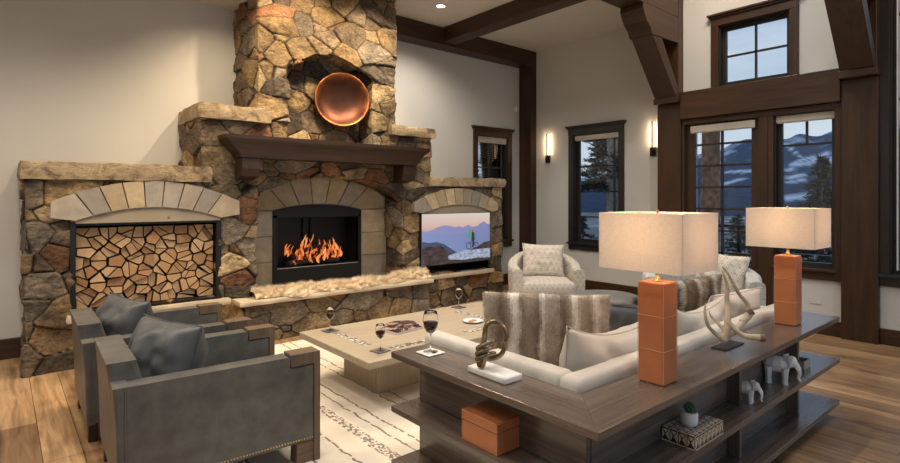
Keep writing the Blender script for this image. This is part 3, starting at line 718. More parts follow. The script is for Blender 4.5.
SM = ['scr_sky', emis('screen_far_range', (0.17, 0.19, 0.38), .6), emis('screen_mid_haze', (0.15, 0.20, 0.40), .55), emis('screen_dark_ridge', (0.035, 0.06, 0.12), .55), emis_n('screen_rock', (0.085, 0.06, 0.06), .55), emis_n('screen_snow', (0.40, 0.44, 0.60), .6, .6, 14), emis('screen_green', (0.05, 0.30, 0.12), .55), emis('screen_red', (0.40, 0.08, 0.06), .55), emis('screen_shadow', (0.03, 0.03, 0.05), .55)]
mb = MB(); W, Hh = .625, .69; lay = [0]
def spoly(pts_, mi): lay[0] += 1; mb.add([(x * W * 2 - W, -.0012 * lay[0], .02 + z * Hh) for x, z in pts_], [tuple(range(len(pts_)))], mi)
def sband(tops, bot, mi): spoly([(0 if not tops else tops[0][0], bot)] + [(tops[-1][0], bot)] + tops[::-1], mi)
spoly([(0, 0), (1, 0), (1, 1), (0, 1)], 0)
sband([(0, .67), (.06, .66), (.14, .69), (.22, .74), (.30, .77), (.38, .76), (.46, .72), (.52, .74), (.58, .71), (.66, .76), (.72, .71), (.80, .73), (.86, .79), (.91, .82), (.95, .77), (1, .75)], .3, 1)
sband([(0, .60), (.2, .63), (.4, .58), (.6, .60), (.8, .55), (1, .6)], .15, 2)
sband([(0, .47), (.1, .44), (.2, .45), (.3, .40), (.38, .32), (.45, .25), (.5, .2)], .1, 3)
sband([(0, .34), (.08, .37), (.16, .36), (.24, .38), (.30, .33), (.36, .24), (.44, .18), (.5, .12)], .02, 4)
sband([(.62, .2), (.7, .26), (.8, .30), (.9, .38), (1, .40)], .1, 4)
sband([(.36, .16), (.46, .20), (.6, .24), (.8, .25), (1, .25)], .02, 5)
sband([(0, .10), (.2, .12), (.4, .08), (.6, .05), (.8, .07), (1, .05)], 0, 4)
for cx_ in (.66, .77):
    for q_ in range(12):
        a0, a1 = q_ / 12 * 2 * PI, (q_ + 1) / 12 * 2 * PI
        spoly([(cx_ + .042 * math.cos(a0), .33 + .075 * math.sin(a0)), (cx_ + .042 * math.cos(a1), .33 + .075 * math.sin(a1)), (cx_ + .034 * math.cos(a1), .33 + .06 * math.sin(a1)), (cx_ + .034 * math.cos(a0), .33 + .06 * math.sin(a0))], 8); lay[0] -= 1
spoly([(.66, .33), (.67, .345), (.72, .44), (.71, .45)], 8); spoly([(.77, .33), (.76, .32), (.71, .43), (.72, .45)], 8)
spoly([(.655, .50), (.70, .49), (.715, .60), (.69, .64), (.66, .62)], 6); spoly([(.70, .45), (.75, .44), (.745, .60), (.71, .62)], 8)
spoly([(.71, .30), (.735, .30), (.745, .46), (.715, .46)], 8); spoly([(.665, .63), (.69, .62), (.69, .67), (.67, .68)], 6); spoly([(.70, .61), (.725, .61), (.73, .66), (.705, .67)], 7)
mb.build('screen', SM, tv)
# copper bowl leaning in the niche
cb = MB(); prof = []
R0 = .335
outer = [(0.0, -.10), (.10, -.097), (.2, -.078), (.28, -.045), (.325, -.005), (R0, .012)]
inner = [(R0 - .012, .014), (.305, -.002), (.26, -.036), (.19, -.068), (.10, -.085), (0.0, -.088)]
T = Matrix.Rotation(math.radians(14), 4, 'Z') @ Matrix.Rotation(math.radians(98), 4, 'X')
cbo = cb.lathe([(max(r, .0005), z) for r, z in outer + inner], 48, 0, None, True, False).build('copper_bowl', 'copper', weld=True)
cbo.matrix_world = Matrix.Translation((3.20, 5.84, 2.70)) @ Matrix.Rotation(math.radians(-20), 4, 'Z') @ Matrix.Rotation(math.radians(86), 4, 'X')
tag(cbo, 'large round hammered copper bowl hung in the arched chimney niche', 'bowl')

# ------------------------------------------------------------------ soft goods helpers
def soft_box(name, b, mat, parent=None, r=.04, puff=.0, world=False, sub=2, seed=0, loc=None):
    """rounded cushion-like box: subdivided box with crowned faces"""
    x0, x1, y0, y1, z0, z1 = b; cx, cy, cz = (x0 + x1) / 2, (y0 + y1) / 2, (z0 + z1) / 2; hx_, hy_, hz_ = (x1 - x0) / 2, (y1 - y0) / 2, (z1 - z0) / 2
    n_ = [max(4, min(22, int(2 * h / .05))) for h in (hx_, hy_, hz_)]; mb = MB()
    def P_(u, v, w):
        p = [u * hx_, v * hy_, w * hz_]; h = (hx_, hy_, hz_); c_ = [max(-h[k_] + r, min(h[k_] - r, p[k_])) for k_ in range(3)]
        d = Vector([p[k_] - c_[k_] for k_ in range(3)])
        if d.length > 1e-6: d = d.normalized() * min(d.length, r)
        q = Vector(c_) + d
        q.z += puff * (1 - u * u) * (1 - v * v) * (1 if w > 0 else -.3 if w < 0 else 0) * abs(w)
        f = mnoise.noise(Vector((q.x * 5 + seed, q.y * 5, q.z * 5))) * .006
        return (cx + q.x * (1 + f), cy + q.y * (1 + f), cz + q.z + f * (1 if w > 0 else 0))
    def face(fn, a, b_):
        us = [-1 + 2 * i / a for i in range(a + 1)]; vs_ = [-1 + 2 * i / b_ for i in range(b_ + 1)]
        # crowd samples toward the edges so the radius reads round
        us = [math.copysign(1 - (1 - abs(t)) ** 1.3, t) for t in us]; vs_ = [math.copysign(1 - (1 - abs(t)) ** 1.3, t) for t in vs_]
        V = [fn(u, v) for u in us for v in vs_]
        mb.add(V, [(i * (b_ + 1) + j, (i + 1) * (b_ + 1) + j, (i + 1) * (b_ + 1) + j + 1, i * (b_ + 1) + j + 1) for i in range(a) for j in range(b_)], 0, True)
    for s_ in (-1, 1):
        face(lambda u, v: P_(u, v, s_), n_[0], n_[1]); face(lambda u, v: P_(u, s_, v), n_[0], n_[2]); face(lambda u, v: P_(s_, u, v), n_[1], n_[2])
    return mb.build(name, mat, parent, world, weld=True, loc=loc)
def pillow_pts(w, h, t, n_=26, seed=0, pinch=.07, wr=.012, slump=0.0):
    """returns function (i,j,side)->point, local: X width, Z up (0..h), Y thickness"""
    out = {}
    for s_ in (-1, 1):
        for i in range(n_ + 1):
            for j in range(n_ + 1):
                u, v = -1 + 2 * i / n_, -1 + 2 * j / n_
                e = max(0, (1 - abs(u) ** 2.4)) ** .5 * max(0, (1 - abs(v) ** 2.4)) ** .5
                x = w / 2 * u * (1 - pinch * (1 - v * v) ** 1 * abs(u) ** 3); z = h / 2 * v * (1 - pinch * (1 - u * u) * abs(v) ** 3)
                wx = mnoise.noise(Vector((u * 2.3 + seed, v * 2.3, s_ * 2))) * wr * 2 + mnoise.noise(Vector((u * 6 + seed, v * 3, s_ * 2 + 5))) * wr * .8
                y = s_ * (t / 2 * e + wx * e)
                z += -slump * (1 - u * u) * max(0, v) * h
                z += mnoise.noise(Vector((u * 1.5, v * 1.5, seed + 7))) * .01
                out[(s_, i, j)] = Vector((x, y, z + h / 2))
    return out
def pillow(name, w, h, t, mat, loc, rz, tilt, roll=0.0, label=None, cat='pillow', group=None, seed=0, colfn=None, piping=None, piping_mat=None, n_=26, **kw):
    P_ = pillow_pts(w, h, t, n_, seed, **kw); mb = MB()
    for s_ in (-1, 1):
        for i in range(n_):
            for j in range(n_):
                q = [P_[(s_, i, j)], P_[(s_, i + 1, j)], P_[(s_, i + 1, j + 1)], P_[(s_, i, j + 1)]]
                mb.add(q, [(0, 1, 2, 3)], 0, True, col=colfn(i / n_, j / n_) if colfn else None)
    o = mb.build(name, mat, weld=True)
    rot = Matrix.Rotation(rz, 4, 'Z') @ Matrix.Rotation(tilt, 4, 'X') @ Matrix.Rotation(roll, 4, 'Y')
    o.matrix_world = Matrix.Translation(loc) @ rot
    tag(o, label, cat, group)
    if piping:
        ring_ = [P_[(1, i, 0)] for i in range(n_)] + [P_[(1, n_, j)] for j in range(n_)] + [P_[(1, n_ - i, n_)] for i in range(n_)] + [P_[(1, 0, n_ - j)] for j in range(n_)]
        MB().tube([(p.x, 0, p.z) for p in ring_ + ring_[:1]], piping, 6).build('piping', piping_mat or mat, o)
    return o, P_
def fur_coat(o, P_, n_, cnt, ln, colfn, seed=1, width=.0035, parent_name='fur', lift=.5):
    R_ = random.Random(seed); mb = MB()
    for k_ in range(cnt):
        s_ = R_.choice((-1, 1)); i, j = R_.randrange(n_), R_.randrange(n_)
        a, b_ = R_.random(), R_.random(); p00, p10, p01, p11 = P_[(s_, i, j)], P_[(s_, i + 1, j)], P_[(s_, i, j + 1)], P_[(s_, i + 1, j + 1)]
        p = p00.lerp(p10, a).lerp(p01.lerp(p11, a), b_); nn = (p10 - p00).cross(p01 - p00)
        if nn.length < 1e-9: continue
        nn = nn.normalized() * (-s_)
        nn = -nn if nn.y * s_ < 0 else nn
        l = ln * R_.uniform(.6, 1.2); d = (nn * lift + Vector((R_.uniform(-.5, .5), R_.uniform(-.3, .3), R_.uniform(-.9, .1)))).normalized() * l
        sd = d.cross(nn); sd = (sd.normalized() if sd.length > 1e-6 else Vector((1, 0, 0))) * width
        c_ = colfn((i + a) / n_, (j + b_) / n_); f = R_.uniform(.8, 1.2)
        mb.add([p - sd, p + sd, p + d], [(0, 1, 2)], 0, False, col=tuple(min(1, q * f) for q in c_))
    return mb.build(parent_name, 'fur', o)

# ------------------------------------------------------------------ rug, coffee table
rg = soft_box('area_rug', (0.72, 4.75, 1.55, 5.32, 0.0, 0.006), 'rug', r=.003)
tag(rg, 'large cream wool rug with broken dark stripes on the oak floor', 'rug')
ct = thing('coffee_table', 'long pale oak coffee table with inlaid mosaic strips and block legs', 'table', (2.95, 3.65, .006))
box('tabletop', (-1.05, 1.0, -.545, .545, .334, .384), 'pale_x', ct, bevel=.005)
for bx in (-.55, .55): box('leg', (bx - .2 if bx < 0 else bx - .2, bx + .2, -.18, .34, 0, .334), 'pale_z', ct, bevel=.005)
m, nt, b = new_mat('shell_mosaic'); v = coords(nt, (1, 1, 1)); vo = N(nt, 'ShaderNodeTexVoronoi'); vo.inputs['Scale'].default_value = 38; nt.links.new(v, vo.inputs['Vector'])
nt.links.new(ramp(nt, vo.outputs['Distance'], [(0.35, (0.66, 0.60, 0.52)), (0.6, (0.10, 0.08, 0.06))]), b.inputs['Base Color']); M['mosaic'] = m
for (a, b_, c_, d) in ((-.86, -.79, -.16, .33), (.44, .51, -.1, .33), (-.74, -.16, -.375, -.31), (0.0, .38, -.375, -.31), (.55, .9, -.375, -.31)):
    box('inlay', (a, b_, c_, d, .3835, .3855), 'mosaic', ct)
TZ = .3910
# ------------------------------------------------------------------ glasses and coasters
def wine_glass(x, y, z, s, label):
    t = thing('wine_glass', label, 'wine glass', (x, y, z), group='red wine glasses')
    pr_ = [(.034, 0), (.034, .002), (.010, .005), (.0035, .012), (.003, .075), (.006, .083), (.022, .097), (.034, .118), (.037, .142), (.033, .172), (.029, .188)]
    inn = [(.0278, .188), (.0318, .172), (.0358, .142), (.0328, .118), (.021, .099), (.004, .086), (.0005, .085)]
    MB().lathe([(r * s, q * s) for r, q in [(.0005, 0)] + pr_ + inn], 28, cap=False).build('bowl', 'crystal', t, weld=True)
    MB().lathe([(r * s * .97, q * s) for r, q in [(.0005, .0862), (.0045, .0868), (.0208, .0995), (.0322, .118), (.0348, .138), (.0005, .138)]], 28, cap=False).build('wine', 'wine', t, weld=True)
    return t
def coaster(x, y, z, rz, mat, label):
    o = MB().box(-.055, .055, -.055, .055, 0, .006).build('coaster', [mat], bevel=.002); o.location = (x, y, z); o.rotation_euler[2] = rz
    tag(o, label, 'coaster', 'stone coasters'); return o
for (x, y, s, lb) in ((2.11, 4.06, 1.0, 'at the far corner of the coffee table near the hearth'), (2.11, 3.29, 1.0, 'at the near corner of the coffee table before the magazine'), (3.56, 4.09, 1.0, 'on the coffee table nearest the television')):
    coaster(x, y, TZ, .15, 'slate', 'slate coaster ' + lb)
    wine_glass(x, y, TZ + .0065, s, 'stemmed glass of red wine ' + lb)
coaster(1.72, 2.20, .692, .02, 'white_marble', 'pale marble coaster on the end of the dark console top')
wine_glass(1.72, 2.20, .6985, 1.12, 'large stemmed glass of red wine on the end of the dark console')
# magazines
m, nt, b = new_mat('magazine_cover'); f = noise(nt, coords(nt, (9, 9, 9)), 1.2, 3, .6, 1.0)
nt.links.new(ramp(nt, f, [(0.4, (0.03, 0.02, 0.025)), (0.52, (0.10, 0.05, 0.05)), (0.6, (0.50, 0.36, 0.30))]), b.inputs['Base Color']); b.inputs['Roughness'].default_value = .25; M['cover'] = m
mg = thing('magazine', 'thick glossy magazine with a dark photo cover on the coffee table', 'magazine', (2.60, 3.72, TZ), .12)
box('pages', (-.15, .15, -.11, .11, .002, .016), 'white_trim', mg); box('cover', (-.152, .152, -.112, .112, .016, .018), 'cover', mg)
m2 = thing('magazine', 'folded magazine lying open on top of the thick magazine', 'magazine', (2.66, 3.80, TZ + .0185), -.3)
MB().loft([[(x, -.09, .002 + .012 * math.sin(PI * (x + .13) / .26)), (x, .09, .002 + .012 * math.sin(PI * (x + .13) / .26)), (x, .09, 0), (x, -.09, 0)] for x in [-.13 + .26 * q_ / 8 for q_ in range(9)]], 0, False).build('cover', 'cover', m2)
# plate with cookies
pl_ = MB().lathe([(.0005, 0), (.055, 0), (.075, .006), (.092, .014), (.092, .017), (.07, .010), (.05, .005), (.0005, .005)], 32, cap=False).build('plate', 'white_ceramic', weld=True)
pl_.location = (3.24, 3.53, TZ); tag(pl_, 'small white plate with cookies on the coffee table', 'plate')
for i, (dx, dy, lb) in enumerate(((-.022, .0, 'golden cookie on the white plate, nearest the magazine'), (.025, .012, 'golden cookie on the white plate, nearest the sofa pillow'))):
    c_ = MB().lathe([(.0005, 0), (.022, 0), (.025, .004), (.021, .009), (.0005, .011)], 14, cap=False).build('cookie', 'cookie', weld=True); c_.location = (3.24 + dx, 3.53 + dy, TZ + .0055); tag(c_, lb, 'cookie', 'cookies on the plate')

# ------------------------------------------------------------------ grey leather armchairs
def armchair(loc, rz, lb):
    t = thing('leather_armchair', lb, 'armchair', loc, rz, 'grey leather club chairs')
    D, Wd = .97, .83
    def arm(y0, y1, out):
        o = MB(); # leather panel with stepped notch for the wood
        o.prism([(.02, .13), (.935, .13), (.935, .555), (.80, .555), (.80, .618), (.02, .622)], y0, y1)
        a = o.build('arm', 'leather', t, bevel=.014, seg=3)
        w = MB(); w.prism([(.94, .007), (.975, .007), (.975, .628), (.805, .628), (.805, .562), (.94, .562)], y0 - .004, y1 + .004)
        w.build('arm_frame', 'arm_z', a, bevel=.004)
        f_ = MB(); f_.box(.84, .975, y0 + .005, y1 - .005, .007, .125); f_.build('leg', 'arm_x', t, bevel=.004)
        nh = MB(); yy = y0 - .003 if out < 0 else y1 + .003
        for q_ in range(56):
            x = .06 + .87 * q_ / 55; nh.lathe([(.005, 0), (.0035, .003), (.0005, .004)], 6, T=Matrix.Translation((x, yy + (.003 if out < 0 else -.003), .145)) @ Matrix.Rotation(PI / 2 if out < 0 else -PI / 2, 4, 'X'), cap=False)
        nh.build('nailhead_trim', 'brass', a)
        if out < 0: MB().tube([(.015, y0 - .001, .15), (.015, y0 - .001, .61)], .004, 6).build('seam', 'leather', a)
        return a
    arm(0, .105, -1); arm(Wd - .105, Wd, 1)
    bk = MB(); y0, y1 = .108, Wd - .108
    for (a, b_) in ((y0, y1),):
        bk.loft([[(-.005, a, .12), (.17, a, .12), (.17, b_, .12), (-.005, b_, .12)], [(-.02, a, .45), (.15, a, .45), (.15, b_, .45), (-.02, b_, .45)], [(-.050, a, .715), (.075, a, .715), (.075, b_, .715), (-.050, b_, .715)]], 0, False)
    bk.build('backrest', 'leather', t, bevel=.022, seg=3)
    # outer back panel wrapping behind the arms
    MB().loft([[(-.012, 0, .12), (.035, 0, .12), (.035, Wd, .12), (-.012, Wd, .12)], [(-.022, 0, .45), (.03, 0, .45), (.03, Wd, .45), (-.022, Wd, .45)], [(-.035, .0, .623), (.03, .0, .623), (.03, Wd, .66), (-.035, Wd, .66)]], 0, False).build('back_panel', 'leather', t, bevel=.014, seg=3)
    box('base', (.03, .93, .108, Wd - .108, .13, .27), 'leather', t, bevel=.01)
    soft_box('seat', (.14, .95, .115, Wd - .115, .27, .43), 'leather_blue', t, r=.045, puff=.02)
    for y in (.05, Wd - .10): box('rear_leg', (.0, .05, y, y + .05, 0, .13), 'dark_z', t, bevel=.003)
    return t
armchair((.43, 2.86, 0), math.radians(-2.0), 'grey leather club chair with walnut arm fronts, in front, its near arm panel fully seen')
armchair((.415, 3.88, 0), math.radians(-1.0), 'grey leather club chair with walnut arm fronts, beside the wood store, behind the other')
pillow('throw_pillow', .50, .43, .30, 'leather_blue', (.65, 3.20, .41), math.radians(-68), math.radians(-10), .02, 'slouching grey leather cushion on the seat of the front club chair', group='grey leather cushions', seed=3, piping=.005, wr=.02)
pillow('throw_pillow', .48, .42, .28, 'leather_blue', (.60, 4.22, .41), math.radians(-70), math.radians(-12), .02, 'grey leather cushion on the club chair beside the wood store', group='grey leather cushions', seed=9, piping=.005, wr=.02)

# ------------------------------------------------------------------ console table (L shaped, wraps the sofa)
cn = thing('console_table', 'L-shaped dark wood console shelf wrapping the back of the cream sofa', 'console', (1.58, 1.08, 0))
def mitred(name, z0, z1, wd, p=cn):
    mb = MB(); A = [(0, 0), (2.81, 0), (2.81, wd), (wd, wd)]; B_ = [(0, 0), (wd, wd), (wd, 1.28), (0, 1.28)]
    for poly, nm, mt_ in ((A, name, 'console_x'), (B_, name, 'console_y')):
        m_ = MB(); n_ = 4; vs = [(x, y, z0) for x, y in poly] + [(x, y, z1) for x, y in poly]
        m_.add(vs, [(3, 2, 1, 0), (4, 5, 6, 7)] + [(i, (i + 1) % 4, (i + 1) % 4 + 4, i + 4) for i in range(4)]); m_.build(nm, mt_, p, bevel=.003)
mitred('top', .658, .69, .262); mitred('shelf', .375, .405, .262); mitred('bottom_shelf', .09, .12, .262)
for (z0, z1) in ((.405, .658), (.12, .375)):
    box('back_panel', (.165, .195, .17, 1.25, z0, z1), 'console_y', cn, bevel=.002)
    box('back_panel', (.195, 2.40, .165, .195, z0, z1), 'console_x', cn, bevel=.002)
    for x in (1.42, 2.31): box('divider', (x, x + .03, .10, .165, z0, z1), 'console_z', cn, bevel=.002)
box('plinth', (.15, .22, .15, 1.22, .007, .09), 'console_y', cn); box('plinth', (.22, 2.5, .15, .22, .007, .09), 'console_x', cn)

# ------------------------------------------------------------------ sofa
sf = thing('sectional_sofa', 'cream linen corner sofa with low back inside the dark console', 'sofa', (1.85, 1.36, 0))
soft_box('backrest', (0.0, .115, .10, 1.08, .10, .735), 'linen', sf, r=.03)
soft_box('backrest', (0.0, 2.5, 0.0, .115, .10, .735), 'linen', sf, r=.03)
box('base', (.1, 2.5, .1, 1.0, .06, .26), 'linen', sf, bevel=.01)
soft_box('seat_cushion', (.115, .90, .115, 1.03, .255, .44), 'linen', sf, r=.05, puff=.02)
soft_box('seat_cushion', (.905, 1.70, .115, 1.03, .255, .44), 'linen', sf, r=.05, puff=.02, seed=3)
soft_box('seat_cushion', (1.705, 2.38, .115, 1.03, .255, .44), 'linen', sf, r=.05, puff=.02, seed=5)
soft_box('arm', (2.38, 2.52, .0, 1.0, .10, .70), 'linen', sf, r=.04)
for (x, y) in ((.06, 1.0), (2.44, .95), (2.44, .06)): box('leg', (x, x + .05, y - .05, y, .007, .10), 'dark_z', sf)
LIN = [('wide oat linen sofa cushion at the inner corner beside the fur pillow', 2.44, .0, .94, .47, 4), ('oat linen sofa cushion behind the antler sculpture', 3.32, .02, .80, .44, 8)]
for lb, x, rz_, w, h, sd in LIN:
    pillow('sofa_cushion', w, h, .22, 'linen_cushion', (x, 1.60, .44), rz_, math.radians(9), .02, lb, 'cushion', 'oat linen back cushions', sd, piping=.004, wr=.020, slump=.17)
pillow('sofa_cushion', .52, .42, .20, 'linen', (4.0, 1.68, .44), -.25, math.radians(16), -.05, 'plump white linen cushion at the window end of the sofa', 'cushion', None, 15, piping=.004, wr=.018)
STR = [(0.0, (.50, .44, .36)), (.07, (.42, .34, .26)), (.14, (.20, .14, .10)), (.20, (.36, .29, .22)), (.235, (.82, .76, .68)), (.28, (.74, .68, .6)), (.31, (.30, .23, .17)), (.38, (.40, .33, .26)), (.44, (.26, .19, .14)), (.475, (.78, .73, .66)), (.51, (.44, .37, .30)), (.58, (.40, .33, .26)), (.62, (.19, .13, .09)), (.68, (.40, .33, .25)), (.725, (.84, .79, .72)), (.76, (.50, .42, .33)), (.84, (.34, .26, .19)), (.885, (.76, .70, .62)), (.93, (.46, .39, .31)), (1.0, (.40, .33, .26))]
def fur_col(sd=0.0, dark=1.0, f=1.0, ph=0.0):
    def fn(u, v):
        w = u * f + ph + .030 * mnoise.noise(Vector((u * 7, v * 3.5, sd))) + .016 * mnoise.noise(Vector((u * 20, v * 14, sd + 4))); w = w % 1.0
        for (a, ca), (b_, cb_) in zip(STR, STR[1:]):
            if a <= w <= b_: t = (w - a) / (b_ - a); return tuple((p + (q - p) * t) * dark for p, q in zip(ca, cb_))
        return STR[-1][1]
    return fn
def ang(dx, dy): return math.atan2(dy, dx)
cf = fur_col(1)
# along the left wing back: local X runs toward -Y
fo, FP = pillow('fur_pillow', .72, .525, .15, 'fur', (2.43, 2.02, .44), math.radians(-50), math.radians(8), -.01, 'large striped brown and white fur pillow behind the bronze hand', 'pillow', None, 2, cf, n_=44, pinch=.03)
fur_coat(fo, FP, 44, 30000, .016, cf, 3, .0014, lift=.9)
cf2 = fur_col(5, .62, .75, .12)
fo, FP = pillow('fur_pillow', .66, .48, .16, 'fur', (3.98, 1.98, .44), -.15, math.radians(14), .0, 'striped brown fur pillow at the window end of the sofa behind the antlers', 'pillow', None, 6, cf2, n_=40, pinch=.03)
fur_coat(fo, FP, 40, 18000, .016, cf2, 4, .0016, lift=.9)
def fringe(o, P_, n_, c_, cnt=3500, ln=.035, sd=2):
    R_ = random.Random(sd); mb = MB(); ring_ = [P_[(1, i, 0)] for i in range(n_)] + [P_[(1, n_, j)] for j in range(n_)] + [P_[(1, n_ - i, n_)] for i in range(n_)] + [P_[(1, 0, n_ - j)] for j in range(n_)]
    ctr = sum(ring_, Vector()) / len(ring_)
    for k_ in range(cnt):
        i = R_.randrange(len(ring_)); p = ring_[i].lerp(ring_[(i + 1) % len(ring_)], R_.random()); p = Vector((p.x, 0, p.z)); d = (p - ctr); d.y = 0; d = d.normalized() + Vector((R_.uniform(-.7, .7), R_.uniform(-1, 1), R_.uniform(-.7, .7))); d = d.normalized() * ln * R_.uniform(.5, 1.1)
        sd_ = d.orthogonal().normalized() * .0018; q = R_.uniform(.7, 1.3); mb.add([p - sd_, p + sd_, p + d], [(0, 1, 2)], 0, False, col=tuple(x * q for x in c_))
    mb.build('fur_trim', 'fur', o)
g_ = lambda u, v: (.11, .105, .10)
fo, FP = pillow('throw_pillow', .42, .40, .15, 'leather_blue', (3.02, 2.02, .44), -.75, math.radians(14), .12, 'grey suede pillow with fluffy edge peeking out behind the large fur pillow', 'pillow', None, 12)
fringe(fo, FP, 26, (.30, .28, .26))
fo, FP = pillow('throw_pillow', .36, .40, .18, 'fur', (3.56, 1.99, .44), -.35, math.radians(14), -.1, 'dark grey fluffy pillow beside the far striped fur pillow', 'pillow', None, 14, lambda u, v: (.07, .065, .065))
fringe(fo, FP, 26, (.16, .15, .145), 3000, .04, 5); fur_coat(fo, FP, 26, 7000, .04, lambda u, v: (.10, .09, .09), 8, .002)

# ------------------------------------------------------------------ barrel chairs and ottoman
def barrel(loc, rz, lb, mat, W=.94, top=.80, arm=.60, name='barrel_chair'):
    t = thing(name, lb, 'armchair', loc, rz); R_out, th = W / 2, .12; D = .82
    # plan: U shape open to -Y ; param angle
    loops = []; n_ = 36
    path = []
    for q_ in range(n_ + 1):
        s_ = q_ / n_
        a = math.radians(-20 + 220 * s_); path.append((R_out * math.cos(a), (D - R_out) * .0 + R_out * .9 * math.sin(a), a))
    # straighten: front ends
    P2 = [(R_out - .02, -.36)] + [(p[0], p[1]) for p in path] + [(-R_out + .02, -.36)]
    n2 = len(P2)
    for i, (x, y) in enumerate(P2):
        r = math.hypot(x, y); s_ = i / (n2 - 1); bkf = max(0, math.sin(PI * s_)) ** 1.6; h = arm + (top - arm) * bkf
        nx_, ny_ = x / r, y / r
        if i in (0, n2 - 1): nx_, ny_ = (1 if x > 0 else -1), 0
        lp = []
        for (o_, z) in ((0, .07), (.0, h * .5), (.01, h - .05), (.004, h - .02), (-.025, h), (-th + .025, h), (-th - .004, h - .02), (-th, h - .06), (-th, h * .5), (-th, .07)):
            lp.append((x + nx_ * o_, y + ny_ * o_, z))
        loops.append(lp)
    MB().loft(loops, 0, True).build('backrest', mat, t, sub=1)
    soft_box('seat', (-R_out + th + .01, R_out - th - .01, -.42, .26, .24, .44), mat, t, r=.05, puff=.03)
    box('base', (-R_out + th, R_out - th, -.37, .25, .07, .24), mat, t, bevel=.02)
    MB().lathe([(.001, 0), (.30, 0), (.30, .025), (.001, .025)], 32).build('swivel_base', 'dark_x', t)
    MB().lathe([(.001, .024), (.10, .024), (.10, .08), (.001, .08)], 20).build('swivel_post', 'black_metal', t)
    return t
barrel((5.52, 4.62, 0), math.radians(-40.5 + 0), 'cream geometric patterned barrel chair between the corner post and the window', 'tri')
pillow('throw_pillow', .56, .44, .17, 'tri_pillow', (5.55, 4.66, .45), math.radians(-41), math.radians(-14), .03, 'cream geometric patterned pillow on the barrel chair by the television wall', 'pillow', None, 21, piping=.004)
barrel((5.22, 2.42, 0), math.radians(-62), 'grey barrel chair behind the sofa in front of the glass door', 'tri_grey', 1.04, .88, .76)
pillow('throw_pillow', .46, .40, .16, 'tri_pillow', (5.38, 2.32, .56), math.radians(-75), math.radians(-8), .12, 'beige patterned pillow on the grey barrel chair by the glass door', 'pillow', None, 22, piping=.004)
ot = thing('ottoman', 'round smoke grey leather ottoman between the patterned chair and the sofa', 'ottoman', (5.12, 3.42, 0.0))
MB().lathe([(.001, .06), (.40, .06), (.44, .10), (.455, .22), (.45, .34), (.42, .40), (.34, .43), (.18, .445), (.001, .45)], 48).build('cushion', 'ottoman', ot)
for q_ in range(4):
    a = PI / 4 + q_ * PI / 2; MB().lathe([(.02, 0), (.025, .065)], 12, T=Matrix.Translation((.33 * math.cos(a), .33 * math.sin(a), 0))).build('leg', 'dark_z', ot)

# ------------------------------------------------------------------ lamps
def lamp(x, y, lb):
    t = thing('table_lamp', lb, 'lamp', (x, y, .6905), group='orange leather lamps')
    bd = MB().box(-.06, .06, -.06, .06, 0, .442).build('body', 'orange_leather', t, bevel=.008, seg=3)
    s_ = MB(); q = .0612
    for z in (.147, .295):
        s_.tube([(-q, -q, z), (q, -q, z), (q, q, z), (-q, q, z), (-q, -q, z)], .0016, 5)
    for a, b_ in ((-1, -1), (1, -1), (1, 1), (-1, 1)): s_.tube([(a * .0595, b_ * .0595, .01), (a * .0595, b_ * .0595, .43)], .0014, 5)
    s_.build('stitching', 'seam', bd)
    MB().lathe([(.001, .442), (.022, .442), (.022, .447), (.010, .449), (.009, .49), (.013, .492), (.013, .53), (.001, .53)], 18).build('neck', 'brass', t)
    sx, sy, z0, z1 = .161, .193, .498, .745
    sh = MB(); tt = .0025
    sh.box(-sx, -sx + tt, -sy, sy, z0, z1); sh.box(sx - tt, sx, -sy, sy, z0, z1); sh.box(-sx + tt, sx - tt, -sy, -sy + tt, z0, z1); sh.box(-sx + tt, sx - tt, sy - tt, sy, z0, z1)
    shd = sh.build('lamp_shade', 'shade', t)
    h = MB(); h.tube([(-sx, 0, z1 - .012), (sx, 0, z1 - .012)], .002, 6); h.tube([(0, -sy, z1 - .012), (0, sy, z1 - .012)], .002, 6); h.lathe([(.001, z1 - .014), (.006, z1 - .014), (.006, z1 + .012), (.001, z1 + .014)], 12)
    h.tube([(0, 0, .53), (.04, 0, .56), (.04, 0, .70), (0, 0, z1 - .012)], .002, 6)
    h.build('harp', 'brass', t)
    MB().lathe([(.001, .53), (.012, .532), (.016, .55), (.028, .585), (.026, .61), (.001, .625)], 16).build('bulb', BULB, t)
    L = bpy.data.lights.new('lamp_light', 'POINT'); L.energy = 4.2; L.color = (1.0, .62, .34); L.shadow_soft_size = .035
    lo = bpy.data.objects.new('lamp_light', L); COL.objects.link(lo); lo.location = (x, y, .6905 + .655)
    return t
BULB = emis('warm_bulb', (1.0, .72, .45), 6.0)
lamp(2.232, 1.222, 'orange stitched leather column lamp with rectangular shade, nearest the console corner')
lamp(3.890, 1.236, 'orange stitched leather column lamp with rectangular shade, by the window end of the console')

